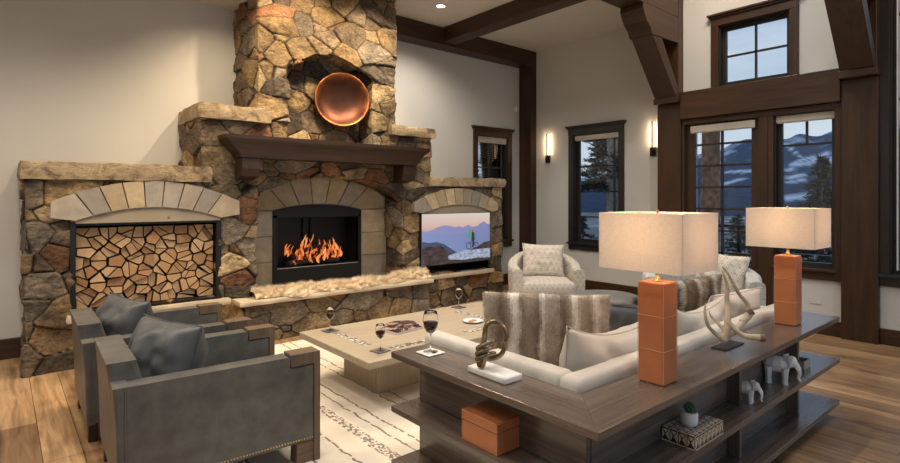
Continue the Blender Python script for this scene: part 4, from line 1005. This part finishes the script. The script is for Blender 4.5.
# ------------------------------------------------------------------ hand sculpture
hs = thing('hand_sculpture', 'aged bronze hand with finger and thumb curled in a ring on a white block', 'sculpture', (1.725, 1.735, .6905))
soft_box('base', (-.055, .055, -.122, .122, 0, .030), 'white_marble', hs, r=.004)
def skin(name, chains, mat, parent, T, sub=2, root=0):
    vs, es, rs = [], [], []
    for ch, at in chains:
        prev = at
        for p, r in ch:
            vs.append(tuple(T @ Vector(p))); rs.append(r)
            if prev is not None: es.append((prev, len(vs) - 1))
            prev = len(vs) - 1
    me = bpy.data.meshes.new(name); me.from_pydata(vs, es, []); o = bpy.data.objects.new(name, me); COL.objects.link(o); o.parent = parent
    md = o.modifiers.new('skin', 'SKIN'); md.use_smooth_shade = True
    for i, r in enumerate(rs): me.skin_vertices[0].data[i].radius = (r, r); me.skin_vertices[0].data[i].use_root = (i == root)
    s_ = o.modifiers.new('sub', 'SUBSURF'); s_.levels = sub; s_.render_levels = sub; me.materials.append(M[mat]); return o
# plane of the hand: a = image-right direction, b = up, d = depth away from camera
TH = Matrix(((.765, 0, .644, 0), (-.644, 0, .765, 0), (0, 1, 0, 0), (0, 0, 0, 1)))
W0 = Vector((-.04, .055, 0)); TH = Matrix.Translation((W0.x, W0.y, 0)) @ TH
sk = skin('hand', [([((.006, .028, 0), .021), ((.006, .05, 0), .022), ((.010, .075, .0), .030), ((.014, .105, .0), .034), ((.022, .130, .004), .026)], None)], 'bronze', hs, TH)
def finger(pts, rs, nm='finger'):
    c_ = arc_pts(pts, 6); rr = lerp_list(rs, len(c_)); rr[-1] = rr[-1] * .35; rr[-2] *= .85
    return MB().tube([TH @ p for p in c_], rr, 12).build(nm, 'bronze', sk)
# three folded fingers stacked up the back of the hand, tips pointing right
finger([(.0, .066, -.012), (-.012, .082, -.030), (.020, .096, -.036), (.052, .106, -.030), (.074, .102, -.014)], [.010, .0115, .0108, .010, .0095, .008])
finger([(.0, .088, -.012), (-.012, .106, -.032), (.022, .122, -.038), (.058, .134, -.032), (.082, .130, -.014)], [.010, .012, .0112, .0105, .010, .008])
finger([(.0, .112, -.012), (-.008, .130, -.032), (.022, .147, -.038), (.054, .160, -.030), (.076, .156, -.012)], [.010, .012, .0112, .0105, .010, .008])
# index arching over, thumb rising to meet it
finger([(.012, .126, .004), (.022, .160, .012), (.026, .192, .016), (.034, .224, .014), (.060, .240, .010), (.092, .234, .006), (.116, .208, .004), (.124, .176, .002), (.118, .150, .0)], [.013, .0125, .0115, .0115, .012, .0115, .011, .010, .0085])
finger([(.014, .078, .010), (.045, .072, .012), (.080, .078, .008), (.104, .098, .002), (.114, .125, .0), (.118, .148, .0)], [.016, .0145, .0125, .0115, .0105, .009], 'thumb')
# ------------------------------------------------------------------ antler sculpture
an = thing('antler_sculpture', 'pale branching deer antler on a thin dark stand on the console', 'sculpture', (3.05, 1.26, .6905))
box('base', (-.115, .115, -.04, .04, 0, .006), 'black_metal', an, bevel=.001)
MB().tube([(-.03, 0, .005), (-.03, 0, .06)], .0035, 8).build('stand_rod', 'steel', an); MB().tube([(.04, 0, .005), (.04, 0, .065)], .0035, 8).build('stand_rod', 'steel', an)
DA = 3.0  # distance used to lay out the branch points
def ap(u, v, d=0.0):
    dep = 2.86 + d; s_ = (u - 450) / 535; w_ = Vector(((.644 + .765 * s_) * dep, (.765 - .644 * s_) * dep, 1.5 - (v - 198) / 535 * dep)); return w_ - Vector((3.05, 1.26, .6905))
def horn(pts, rs, nm='tine', mat='antler', parent=an):
    c_ = arc_pts(pts, 7); return MB().tube(c_, lerp_list([q * .8 for q in rs], len(c_)), 12).build(nm, mat, parent)
beam = horn([ap(724, 340, .0), ap(727, 329, .0), ap(728, 315, .02), ap(727, 300, .03), ap(727, 285, .02), ap(722, 270, .0)], [.024, .026, .019, .015, .013, .004], 'main_beam')
horn([ap(723, 339), ap(716, 334, -.02), ap(708, 325, -.03), ap(705, 312, -.03), ap(706, 303, -.02)], [.020, .015, .012, .009, .003], parent=beam)
horn([ap(724, 330), ap(717, 322, .03), ap(711, 316, .05), ap(709, 310, .06)], [.013, .010, .007, .002], parent=beam)
horn([ap(728, 322), ap(736, 330, -.02), ap(745, 336, -.04), ap(755, 337, -.06), ap(763, 338, -.07)], [.019, .017, .017, .019, .023], parent=beam)
horn([ap(742, 322, .08), ap(748, 314, .09), ap(748, 305, .10), ap(740, 295, .09), ap(734, 285, .07), ap(727, 272, .05), ap(722, 266, .04)], [.024, .020, .015, .012, .011, .008, .003], parent=beam)
horn([ap(728, 335, .0), ap(737, 330, .04), ap(743, 322, .08), ap(750, 314, .09)], [.020, .019, .022, .026], 'burr', 'antler', beam)
horn([ap(760, 338, -.07), ap(765, 338.5, -.075)], [.0245, .022], 'burr', 'antler_base', beam); horn([ap(748, 314, .09), ap(752, 311, .09)], [.026, .027], 'burr', 'antler_base', beam)
# ------------------------------------------------------------------ elephants
def elephant(loc, rz, s, lb):
    t = thing('elephant_figurine', lb, 'figurine', loc, rz, 'white elephant figurines')
    mb = MB()
    def blob(c_, r, seg=8, ry=0):
        T_ = Matrix.Translation(c_) @ Matrix.Rotation(ry, 4, 'Y') @ Matrix.Diagonal((*r, 1)); pr_ = [(max(.001, math.sin(PI * q_ / 6)), -math.cos(PI * q_ / 6)) for q_ in range(7)]; mb.lathe(pr_, seg, 0, T_, False, True)
    blob((0, 0, .62), (.40, .24, .27), 10); blob((.40, 0, .74), (.17, .16, .20), 8, .3)
    for x in (-.24, .22):
        for y in (-.13, .13): mb.lathe([(.10, 0), (.085, .12), (.10, .35), (.13, .55)], 7, 0, Matrix.Translation((x, y, 0)), False)
    mb.tube([(.50, 0, .70), (.60, 0, .55), (.63, 0, .38), (.60, 0, .22), (.66, 0, .14)], [.10, .08, .06, .045, .03], 7)
    for sgn in (-1, 1):
        mb.prism([(0, .20), (.16, .16), (.20, -.05), (.08, -.26), (-.04, -.10)], -.012, .012, 0, Matrix.Translation((.32, sgn * .17, .76)) @ Matrix.Rotation(sgn * .5 + PI, 4, 'Z') @ Matrix.Translation((-.02, 0, 0)))
        mb.tube([(.50, sgn * .07, .60), (.60, sgn * .09, .50), (.68, sgn * .09, .50)], [.025, .02, .006], 6)
    mb.tube([(-.38, 0, .72), (-.45, 0, .55), (-.46, 0, .35)], [.03, .02, .012], 6)
    mb.v = [v * s for v in mb.v]; mb.build('body', 'white_ceramic', t); return t
elephant((3.07, 1.18, .4055), math.radians(-80), .125, 'small white faceted elephant figurine on the console middle shelf, the lesser of two')
elephant((3.53, 1.18, .4055), math.radians(-70), .18, 'larger white faceted elephant figurine on the console middle shelf near the tray')
tr = thing('small_tray', 'small square silver-grey box tray on the window end of the console shelf', 'tray', (3.97, 1.20, .4055))
mb = MB(); mb.box(-.06, .06, -.05, .05, 0, .006); mb.box(-.06, .06, -.05, -.044, .006, .05); mb.box(-.06, .06, .044, .05, .006, .05); mb.box(-.06, -.054, -.044, .044, .006, .05); mb.box(.054, .06, -.044, .044, .006, .05)
mb.build('tray_body', plain('brushed_pewter', (.42, .40, .36), .45, .4, bmp=0), tr)
# ------------------------------------------------------------------ patterned box with a succulent
def patterned_box(loc, dims, lb, cells=(5, 4)):
    dx, dy, dz = dims; t = thing('inlaid_box', lb, 'box', loc)
    core = MB().box(0, dx, 0, dy, 0, dz).build('box_body', plain('bone_inlay_%d' % cells[0], (.03, .02, .014), .4, bmp=0), t)
    mb = MB(); nX, nY = cells
    def tile(fn, a0, a1, b0, b1):
        for (p, q_, r_) in (((.12, .15), (.5, .5), (.12, .85)), ((.9, .12), (.9, .88), (.62, .5)), ((.18, .9), (.82, .9), (.5, .62))):
            mb.add([fn(a0 + (a1 - a0) * k_[0], b0 + (b1 - b0) * k_[1]) for k_ in (p, q_, r_)], [(0, 1, 2)])
        w_ = .09
        mb.add([fn(a0, b0), fn(a1, b0), fn(a1, b0 + (b1 - b0) * w_), fn(a0, b0 + (b1 - b0) * w_)], [(0, 1, 2, 3)])
        mb.add([fn(a0, b0), fn(a0 + (a1 - a0) * w_, b0), fn(a0 + (a1 - a0) * w_, b1), fn(a0, b1)], [(0, 1, 2, 3)])
    e = .0006
    for i in range(nX):
        for j in range(nY): tile(lambda a, b_: (a, b_, dz + e), dx * i / nX, dx * (i + 1) / nX, dy * j / nY, dy * (j + 1) / nY)
        tile(lambda a, b_: (a, -e, b_), dx * i / nX, dx * (i + 1) / nX, 0, dz)
        tile(lambda a, b_: (a, dy + e, b_), dx * i / nX, dx * (i + 1) / nX, 0, dz)
    for j in range(nY):
        tile(lambda a, b_: (-e, a, b_), dy * j / nY, dy * (j + 1) / nY, 0, dz); tile(lambda a, b_: (dx + e, a, b_), dy * j / nY, dy * (j + 1) / nY, 0, dz)
    mb.build('inlay', plain('dark_inlay_%d' % cells[0], (.62, .52, .38), .5, bmp=0), core); return t
patterned_box((2.30, 1.085, .4055), (.275, .155, .06), 'black and bone inlaid box under the succulent on the console middle shelf', (7, 4))
patterned_box((1.60, 1.74, .1205), (.12, .10, .07), 'small black and bone inlaid box on the console bottom shelf', (3, 3))
sp_ = thing('potted_succulent', 'small spiky succulent in a white pot on the inlaid box', 'plant', (2.41, 1.165, .4665))
MB().lathe([(.001, 0), (.030, 0), (.036, .008), (.038, .03), (.037, .055), (.033, .062), (.030, .060), (.030, .05), (.001, .05)], 28).build('pot', 'white_ceramic', sp_)
mb = MB(); R_ = random.Random(3)
for q_ in range(26):
    a = q_ * 2.4; tl = .15 + .9 * (q_ / 26); L_ = .05 - .012 * q_ / 26; dx, dy = math.cos(a), math.sin(a)
    mb.tube([(dx * .006, dy * .006, .05), (dx * L_ * .5 * tl, dy * L_ * .5 * tl, .05 + L_ * .6), (dx * L_ * .9 * tl, dy * L_ * .9 * tl, .05 + L_ * (1.25 - .4 * tl))], [.004, .006, .0008], 6)
mb.build('leaves', 'succulent', sp_)
# orange leather box
ob = thing('leather_box', 'orange leather lidded box on the middle shelf of the console', 'box', (1.69, 1.71, .4055))
box('box_body', (-.085, .085, -.11, .11, 0, .095), 'orange_leather', ob, bevel=.004); box('lid', (-.087, .087, -.112, .112, .097, .140), 'orange_leather', ob, bevel=.005)
s_ = MB(); q, r = .0875, .1125
for z in (.101, .137): s_.tube([(-q, -r, z), (q, -r, z), (q, r, z), (-q, r, z), (-q, -r, z)], .0010, 5)
for a, b_ in ((-1, -1), (1, -1), (1, 1), (-1, 1)): s_.tube([(a * .0855, b_ * .1105, .003), (a * .0855, b_ * .1105, .137)], .0012, 5)
s_.build('stitching', 'seam', ob)

# ------------------------------------------------------------------ sheepskin on the hearth
def sheepskin():
    n1, n2 = 70, 16; V = {}; mb = MB()
    for i in range(n1 + 1):
        for j in range(n2 + 1):
            u, v = i / n1, j / n2; x = 2.02 + 2.26 * u
            wmid = .30 * (.55 + .45 * math.sin(PI * min(1, max(0, u * 1.02))) ** .5) + .03 * mnoise.noise(Vector((x * 5, 0, 2)))
            front = 5.455 + .11 * mnoise.noise(Vector((x * 2.6, 3, 1))) + .05 * mnoise.noise(Vector((x * 9, 3, 1))) - (.085 if 3.05 < x < 3.45 else 0) * math.sin(PI * (x - 3.05) / .4 if 3.05 < x < 3.45 else 0) + .05 * u
            y = front + (wmid + .06) * v; z = .458 + (.060 + .040 * mnoise.noise(Vector((x * 4, y * 6, 1)))) * math.sin(PI * min(1, max(0, v))) ** .6 * (1.0 if u < .97 else 1.3)
            if u > .86: z += .05 * math.sin(PI * (u - .86) / .14) * math.sin(PI * v)
            if y < 5.44: z -= (5.44 - y) * 1.1
            V[(i, j)] = Vector((x, y, z))
    R_ = random.Random(4)
    for i in range(n1):
        for j in range(n2): mb.add([V[(i, j)], V[(i + 1, j)], V[(i + 1, j + 1)], V[(i, j + 1)]], [(0, 1, 2, 3)], 0, True, col=(.85, .74, .57))
    o = mb.build('sheepskin', 'fur', weld=True, loc=(3.1, 5.55, .455)); tag(o, 'long shaggy cream sheepskin draped over the stone hearth', 'sheepskin')
    fm = MB()
    for k_ in range(34000):
        i, j = R_.randrange(n1), min(n2 - 1, int(R_.random() ** 1.15 * n2)); a, b_ = R_.random(), R_.random()
        p = V[(i, j)].lerp(V[(i + 1, j)], a).lerp(V[(i, j + 1)].lerp(V[(i + 1, j + 1)], a), b_)
        cl = mnoise.noise(p * 22); cl2 = mnoise.noise(p * 22 + Vector((7, 1, 3)))
        d = Vector((cl * 1.6 + R_.uniform(-.3, .3), -.45 + cl2 * 1.6 + R_.uniform(-.3, .3), .7)).normalized() * R_.uniform(.035, .07)
        sd = d.orthogonal().normalized() * .0020; q = R_.uniform(.8, 1.15) * (1 + .25 * cl); w_ = (j + b_) / n2
        c_ = (.92 * q, .80 * q, .62 * q) if w_ < .62 else (.66 * q, .62 * q, .56 * q)
        fm.add([p - sd, p + sd, p + d], [(0, 1, 2)], 0, False, col=c_)
    fm.build('fleece', 'fur', o, world=False).location = (-3.1, -5.55, -.455)
sheepskin()

# ------------------------------------------------------------------ sconces, downlights, small wall fittings
def sconce(y, lb):
    t = thing('wall_sconce', lb, 'sconce', (XF, y, 2.10), group='slim wall sconces')
    box('back_plate', (-.03, -.001, -.045, .045, 0, .13), 'bronze_metal', t, bevel=.003)
    box('stem', (-.055, -.03, -.012, .012, .03, .50), 'bronze_metal', t, bevel=.002)
    box('light_tube', (-.03, -.008, -.028, .028, .135, .49), GLOW, t, bevel=.006)
    L = bpy.data.lights.new('sconce_light', 'AREA'); L.shape = 'RECTANGLE'; L.size = .08; L.size_y = .36; L.energy = 1.6; L.color = (1.0, .70, .42)
    o = bpy.data.objects.new('sconce_light', L); COL.objects.link(o); o.location = (XF - .07, y - .0, 2.41); o.rotation_euler = (PI / 2, 0, -PI / 2)
GLOW = emis('sconce_glow', (1.0, .80, .52), 1.6)
sconce(5.93, 'slim dark wall sconce glowing beside the corner post'); sconce(4.00, 'slim dark wall sconce glowing beside the door wall post')
DLM = emis('downlight_glow', (1.0, .86, .68), 8.0)
def downlight(x, y, z, e, spot=1.9, aim=None, lb='small round recessed ceiling light glowing over the hearth corner', blend=.8, col=(1.0, .88, .74)):
    t = thing('recessed_light', lb, 'ceiling light', (x, y, z - .012), group='recessed ceiling lights')
    MB().lathe([(.055, .0), (.075, .0), (.075, .011), (.055, .011)], 28, cap=False).build('trim_ring', 'white_trim', t, weld=True)
    MB().lathe([(.001, .006), (.056, .006), (.056, .010), (.001, .010)], 24).build('lens', DLM, t)
    L = bpy.data.lights.new('downlight', 'SPOT'); L.energy = e; L.color = col; L.spot_size = spot; L.spot_blend = blend; L.shadow_soft_size = .04
    o = bpy.data.objects.new('downlight', L); COL.objects.link(o); o.location = (x, y, z - .04)
    d = Vector(aim or (x, y, 0)) - o.location; o.rotation_euler = d.to_track_quat('-Z', 'Y').to_euler()
downlight(4.49, 5.52, ZC, 130, 2.5)
ND = 'small round recessed ceiling light glowing over the %s'
HOT = (1.0, .77, .50)
downlight(2.55, 4.85, ZC, 200, 1.5, (2.6, 5.75, 2.9), ND % 'chimney front', col=HOT); downlight(3.55, 4.95, ZC, 150, 1.5, (3.4, 5.8, 2.8), ND % 'mantel end', col=HOT)
downlight(1.55, 5.35, 3.71, 60, 2.0, (1.9, 6.0, 2.2), ND % 'left chimney shoulder', col=HOT)
downlight(1.0, 4.5, 3.71, 90, 1.9, (1.1, 5.6, .7), ND % 'wood store', col=HOT)
downlight(2.9, 4.75, ZC, 215, 1.9, (2.8, 4.3, 0), ND % 'coffee table', col=(1.0, .78, .54)); downlight(.1, 4.1, 3.71, 130, 2.8, None, ND % 'leather armchairs', blend=1.0, col=(1.0, .80, .58))
downlight(-1.2, 4.3, 3.71, 150, 2.9, None, ND % 'floor left of the armchairs', blend=1.0); downlight(4.2, 4.1, ZC, 90, 2.6, None, ND % 'ottoman')
downlight(5.9, 2.2, 5.3, 120, 1.3, (6.5, 3.45, 3.6), ND % 'timber brace', blend=1.0, col=(1.0, .72, .42)); downlight(5.9, .3, 5.3, 70, 1.3, (6.6, 1.4, 3.5), ND % 'second timber brace', blend=1.0, col=(1.0, .72, .42))
for (x, y, e, w_) in ((2.6, 1.6, 170, 'sofa'), (.6, .4, 170, 'camera side floor, unseen added fill'), (4.6, 1.8, 150, 'far end of the sofa, unseen added fill'), (5.6, 2.6, 120, 'grey barrel chair, unseen added fill'), (5.0, -.6, 120, 'near window, unseen added fill'), (-1.2, 2.0, 170, 'back of the room, unseen added fill'), (1.0, 2.6, 150, 'open floor before the console, unseen added fill')):
    downlight(x, y, 5.3, e, 2.8, None, ND % w_, blend=1.0, col=(1.0, .95, .89))  # unseen downlights added in the high ceiling as ambient fill
sn_ = box('motion_sensor', (6.93, 6.98, 6.44, 6.478, 3.02, 3.11), 'white_trim', bevel=.006); tag(sn_, 'small white motion sensor on the wall beside the corner post', 'sensor')
op = thing('wall_outlet', 'white wall outlet below the window beside the console end', 'outlet', (XD - .006, 1.93, .36)); box('plate', (0, .005, -.06, .06, -.035, .035), 'plaster', op, bevel=.002)
box('socket', (-.001, .0005, -.035, -.012, -.015, .015), 'plaster', op); box('socket', (-.001, .0005, .012, .035, -.015, .015), 'plaster', op)

# ------------------------------------------------------------------ outside
gd = MB()
struct(box('ground_outside', (7.5, 140, -90, 160, -3.2, -3.0), 'ground')); struct(box('deck', (7.12, 9.3, -3, 5.2, -.14, -.06), 'dark_y'))
rl = thing('deck_railing', 'dark metal deck railing with horizontal cables beyond the glass door', 'railing', (9.2, 1.5, -.06))
for q_ in range(6): box('post', (-.025, .025, -3.5 + 1.4 * q_, -3.45 + 1.4 * q_, 0, 1.08), 'black_metal', rl)
box('top_rail', (-.04, .04, -3.5, 3.6, 1.08, 1.12), 'black_metal', rl)
for q_ in range(8): MB().tube([(0, -3.5, .12 + .12 * q_), (0, 3.6, .12 + .12 * q_)], .006, 6).build('cable', 'steel', rl)
def mountains():
    mb = MB(); na, nd = 150, 46; V = []
    ctrl = [(-40, .10), (0, .12), (8, .112), (14, .1085), (15.6, .101), (16.8, .106), (17.7, .0985), (20.3, .103), (24.3, .08), (30, .06), (38, .042), (45, .045), (60, .06), (75, .07), (100, .08)]
    def ridge(a):
        for (a0, e0), (a1, e1) in zip(ctrl, ctrl[1:]):
            if a0 <= a <= a1: t = (a - a0) / (a1 - a0); t = t * t * (3 - 2 * t); return e0 + (e1 - e0) * t
        return .06
    RUNS = [((787, 145), (799, 156.5), 1.5), ((792, 165), (809, 163), 2.4), ((809, 163), (828, 153), 3.0), ((795, 162), (816, 156), 1.6), ((826, 164), (840, 153), 3.2), ((788, 178), (803, 175), 2.0), ((788, 182), (804, 180), 1.4),
            ((788, 170), (794, 169), 2.0), ((787, 198), (806, 196), 3.5), ((712, 172), (722, 160), 1.5), ((725, 172), (754, 171), 1.6), ((722, 185), (745, 178), 1.5), ((575, 186), (590, 184), 1.2), ((896, 150), (925, 140), 4), ((900, 175), (930, 168), 4)]
    def scr(a, e): t_ = math.tan(math.radians(49.9 - a)); return (450 + 535 * t_, 198 - 535 * e / math.cos(math.atan(t_)))
    def seg(px, py, A, B_): dx, dy = B_[0] - A[0], B_[1] - A[1]; t_ = max(0, min(1, ((px - A[0]) * dx + (py - A[1]) * dy) / (dx * dx + dy * dy))); return math.hypot(px - A[0] - dx * t_, py - A[1] - dy * t_)
    na, nd = 420, 110; C_ = []
    for i in range(na + 1):
        a = -38 + 136 * i / na; e = ridge(a)
        for j in range(nd + 1):
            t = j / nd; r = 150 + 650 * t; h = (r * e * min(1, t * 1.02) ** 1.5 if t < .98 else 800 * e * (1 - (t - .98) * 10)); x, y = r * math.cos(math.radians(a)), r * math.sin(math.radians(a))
            h += mnoise.fractal(Vector((x * .012, y * .012, 0)), 1, 2, 5) * 5 * t; V.append((x, y, h - 3 - 6 * (1 - t)))
            el = (h - 4.5 - 6 * (1 - t)) / r; sn = 0
            if -5 < a < 60:
                X_, Y_ = scr(a, el)
                for A, B_, w_ in RUNS: sn = max(sn, 1.25 - (seg(X_, Y_, A, B_) + 1.5 * mnoise.noise(Vector((X_ * .3, Y_ * .6, 0)))) / w_)
            n_ = mnoise.fractal(Vector((x * .03, y * .03, h * .05)), 1, 2, 5)
            sn = max(sn, (el - e + .012) * 60 + n_ * 1.2, (n_ - .75) * 2.0); sn = max(0, min(1, sn)); hz_ = .5 + .5 * t  # aerial haze painted into the colour: bluish forest, paler with distance
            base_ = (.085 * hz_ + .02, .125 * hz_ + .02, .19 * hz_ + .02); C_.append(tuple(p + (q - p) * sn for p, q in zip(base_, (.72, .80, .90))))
    F_ = [(i * (nd + 1) + j, (i + 1) * (nd + 1) + j, (i + 1) * (nd + 1) + j + 1, i * (nd + 1) + j + 1) for i in range(na) for j in range(nd)]
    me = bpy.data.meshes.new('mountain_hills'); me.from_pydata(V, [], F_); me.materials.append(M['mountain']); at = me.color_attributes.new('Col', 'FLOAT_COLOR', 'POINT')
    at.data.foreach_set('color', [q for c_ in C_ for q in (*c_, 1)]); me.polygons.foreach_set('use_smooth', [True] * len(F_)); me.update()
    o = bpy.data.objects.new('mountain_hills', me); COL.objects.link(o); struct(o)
mountains()
def pine(x, y, h, r, lb, trunk=.12, seed=0, z0=-3.0, bare=.15, dens=1.0):
    t = thing('pine_tree', lb, 'tree', (x, y, z0)); R_ = random.Random(seed)
    MB().tube([(0, 0, 0), (.02 * h * .1, 0, h * .5), (0, 0, h)], [trunk, trunk * .7, .01], 10).build('trunk', 'bark', t)
    mb = MB(); nb = int(h * 16 * dens)
    for k_ in range(nb):
        f = k_ / nb; z = h * (bare + (1 - bare) * f); L_ = r * (1 - f) ** .8 * R_.uniform(.6, 1.1) + .1; a = R_.uniform(0, 2 * PI); dx, dy = math.cos(a), math.sin(a)
        mb.add([(dx * .02 - dy * .012, dy * .02 + dx * .012, z), (dx * .02 + dy * .012, dy * .02 - dx * .012, z), (dx * L_, dy * L_, z - .12 * L_)], [(0, 1, 2)])
        for q_ in range(int(8 + 7 * L_)):
            s_ = R_.uniform(.25, 1); p = Vector((dx * L_ * s_, dy * L_ * s_, z - .12 * L_ * s_)); w_ = .07 + .10 * (1 - s_) + .03 * L_
            for c_ in range(3):
                d = Vector((R_.uniform(-1, 1), R_.uniform(-1, 1), R_.uniform(-.5, .9))).normalized() * w_ * 1.5; e_ = d.orthogonal().normalized() * w_ * .28
                mb.add([p - e_, p + e_, p + d], [(0, 1, 2)])
    mb.build('foliage', 'pine', t)
def wdir(u, dep): s_ = (u - 450) / 535; return ((.644 + .765 * s_) * dep, (.765 - .644 * s_) * dep)
TR = [(821, 17, 5.8, 1.75, 'dark pine tree before the ski runs beyond the window beside the door', 1), (868, 22, 7, 1.6, 'pine tree hidden mostly by the timber post outside', 2),
      (737, 26, 3.7, 1.5, 'low pine tree beyond the railing outside the glass door', 4), (749, 20, 3.3, 1.0, 'small pine tree beyond the railing at the door edge', 5),
      (583, 32, 3.4, 1.6, 'distant pine outside the window between the sconces, left of its trunk', 6), (896, 16, 6.5, 1.5, 'pine tree outside the tall window at the edge', 7), (790, 34, 3.6, 1.5, 'short pine on the slope under the ski runs', 8)]
x, y = wdir(609, 12.3); pine(x, y, 7.0, .85, 'open pine tree with a high crown outside the window between the sconces', seed=3, bare=.68, dens=1.0)
for u, dep, h, r, lb, sd in TR: x, y = wdir(u, dep); pine(x, y, h, r, lb, seed=sd, dens=1.9 if sd == 1 else 1.2)
for (x, y, lb, sd) in ((8.8, 9.6, 'dark pine tree close outside the narrow window by the television', 11), (10.6, 13.4, 'second dark pine further outside the narrow window by the television', 12)): pine(x, y, 8.0, 2.2, lb, seed=sd, dens=.35)
x, y = wdir(710.5, 11.0); tk = MB().tube([(0, 0, 0), (0, .02, 3), (.03, 0, 6), (0, .02, 9)], [.21, .19, .17, .15], 22).build('tree_trunk', plain('red_bark', (.26, .135, .08), .95, var=.6, scale=10, bmp=1.0, bscale=14)); tk.location = (x, y, -3.0); tag(tk, 'thick rough barked tree trunk just outside the glass door', 'tree')
x, y = wdir(612, 12.0); tk = MB().tube([(0, 0, 0), (0, .02, 3), (.03, 0, 6), (0, .02, 9)], [.13, .12, .11, .08], 18).build('tree_trunk', plain('grey_bark', (.20, .18, .16), .95, var=.3, scale=14, bmp=.8, bscale=20)); tk.location = (x, y, -3.0); tag(tk, 'slender grey tree trunk outside the window between the sconces', 'tree')
ev = MB().add([(7.3, 2.2, 4.9), (9.0, 2.2, 4.5), (9.0, 5.4, 4.5), (7.3, 5.4, 4.9)], [(0, 1, 2, 3)]).add([(7.3, 2.2, 5.05), (9.0, 2.2, 4.65), (9.0, 5.4, 4.65), (7.3, 5.4, 5.05)], [(0, 1, 2, 3)])
# ------------------------------------------------------------------ world
w = bpy.data.worlds.new('dusk'); sc.world = w; w.use_nodes = True; nt = w.node_tree; bg = nt.nodes['Background']
tc = N(nt, 'ShaderNodeTexCoord'); sp = N(nt, 'ShaderNodeSeparateXYZ'); nt.links.new(tc.outputs['Generated'], sp.inputs[0])
sky = ramp(nt, sp.outputs[2], [(0.0, (0.64, 0.70, 0.75)), (0.14, (0.58, 0.67, 0.77)), (0.32, (0.33, 0.45, 0.64)), (1.0, (0.20, 0.30, 0.50))])
cl = noise(nt, coords(nt, (1, 1, 4), kind='Generated'), 2.2, 5, .55, .4)
sky = mixc(nt, sky, (.72, .76, .80), ramp(nt, cl, [(0.48, (0, 0, 0)), (0.7, (.6, .6, .6))]))
nt.links.new(sky, bg.inputs[0]); bg.inputs[1].default_value = 0.95
# ------------------------------------------------------------------ view
sc.view_settings.view_transform = 'Standard'; sc.view_settings.look = 'None'; sc.view_settings.gamma = 1.0; sc.view_settings.exposure = 0.25
try: sc.view_settings.use_curve_mapping = False
except Exception: pass
sc.cycles.use_denoising = True; sc.cycles.max_bounces = 8; sc.cycles.transparent_max_bounces = 12; sc.cycles.sample_clamp_indirect = 6
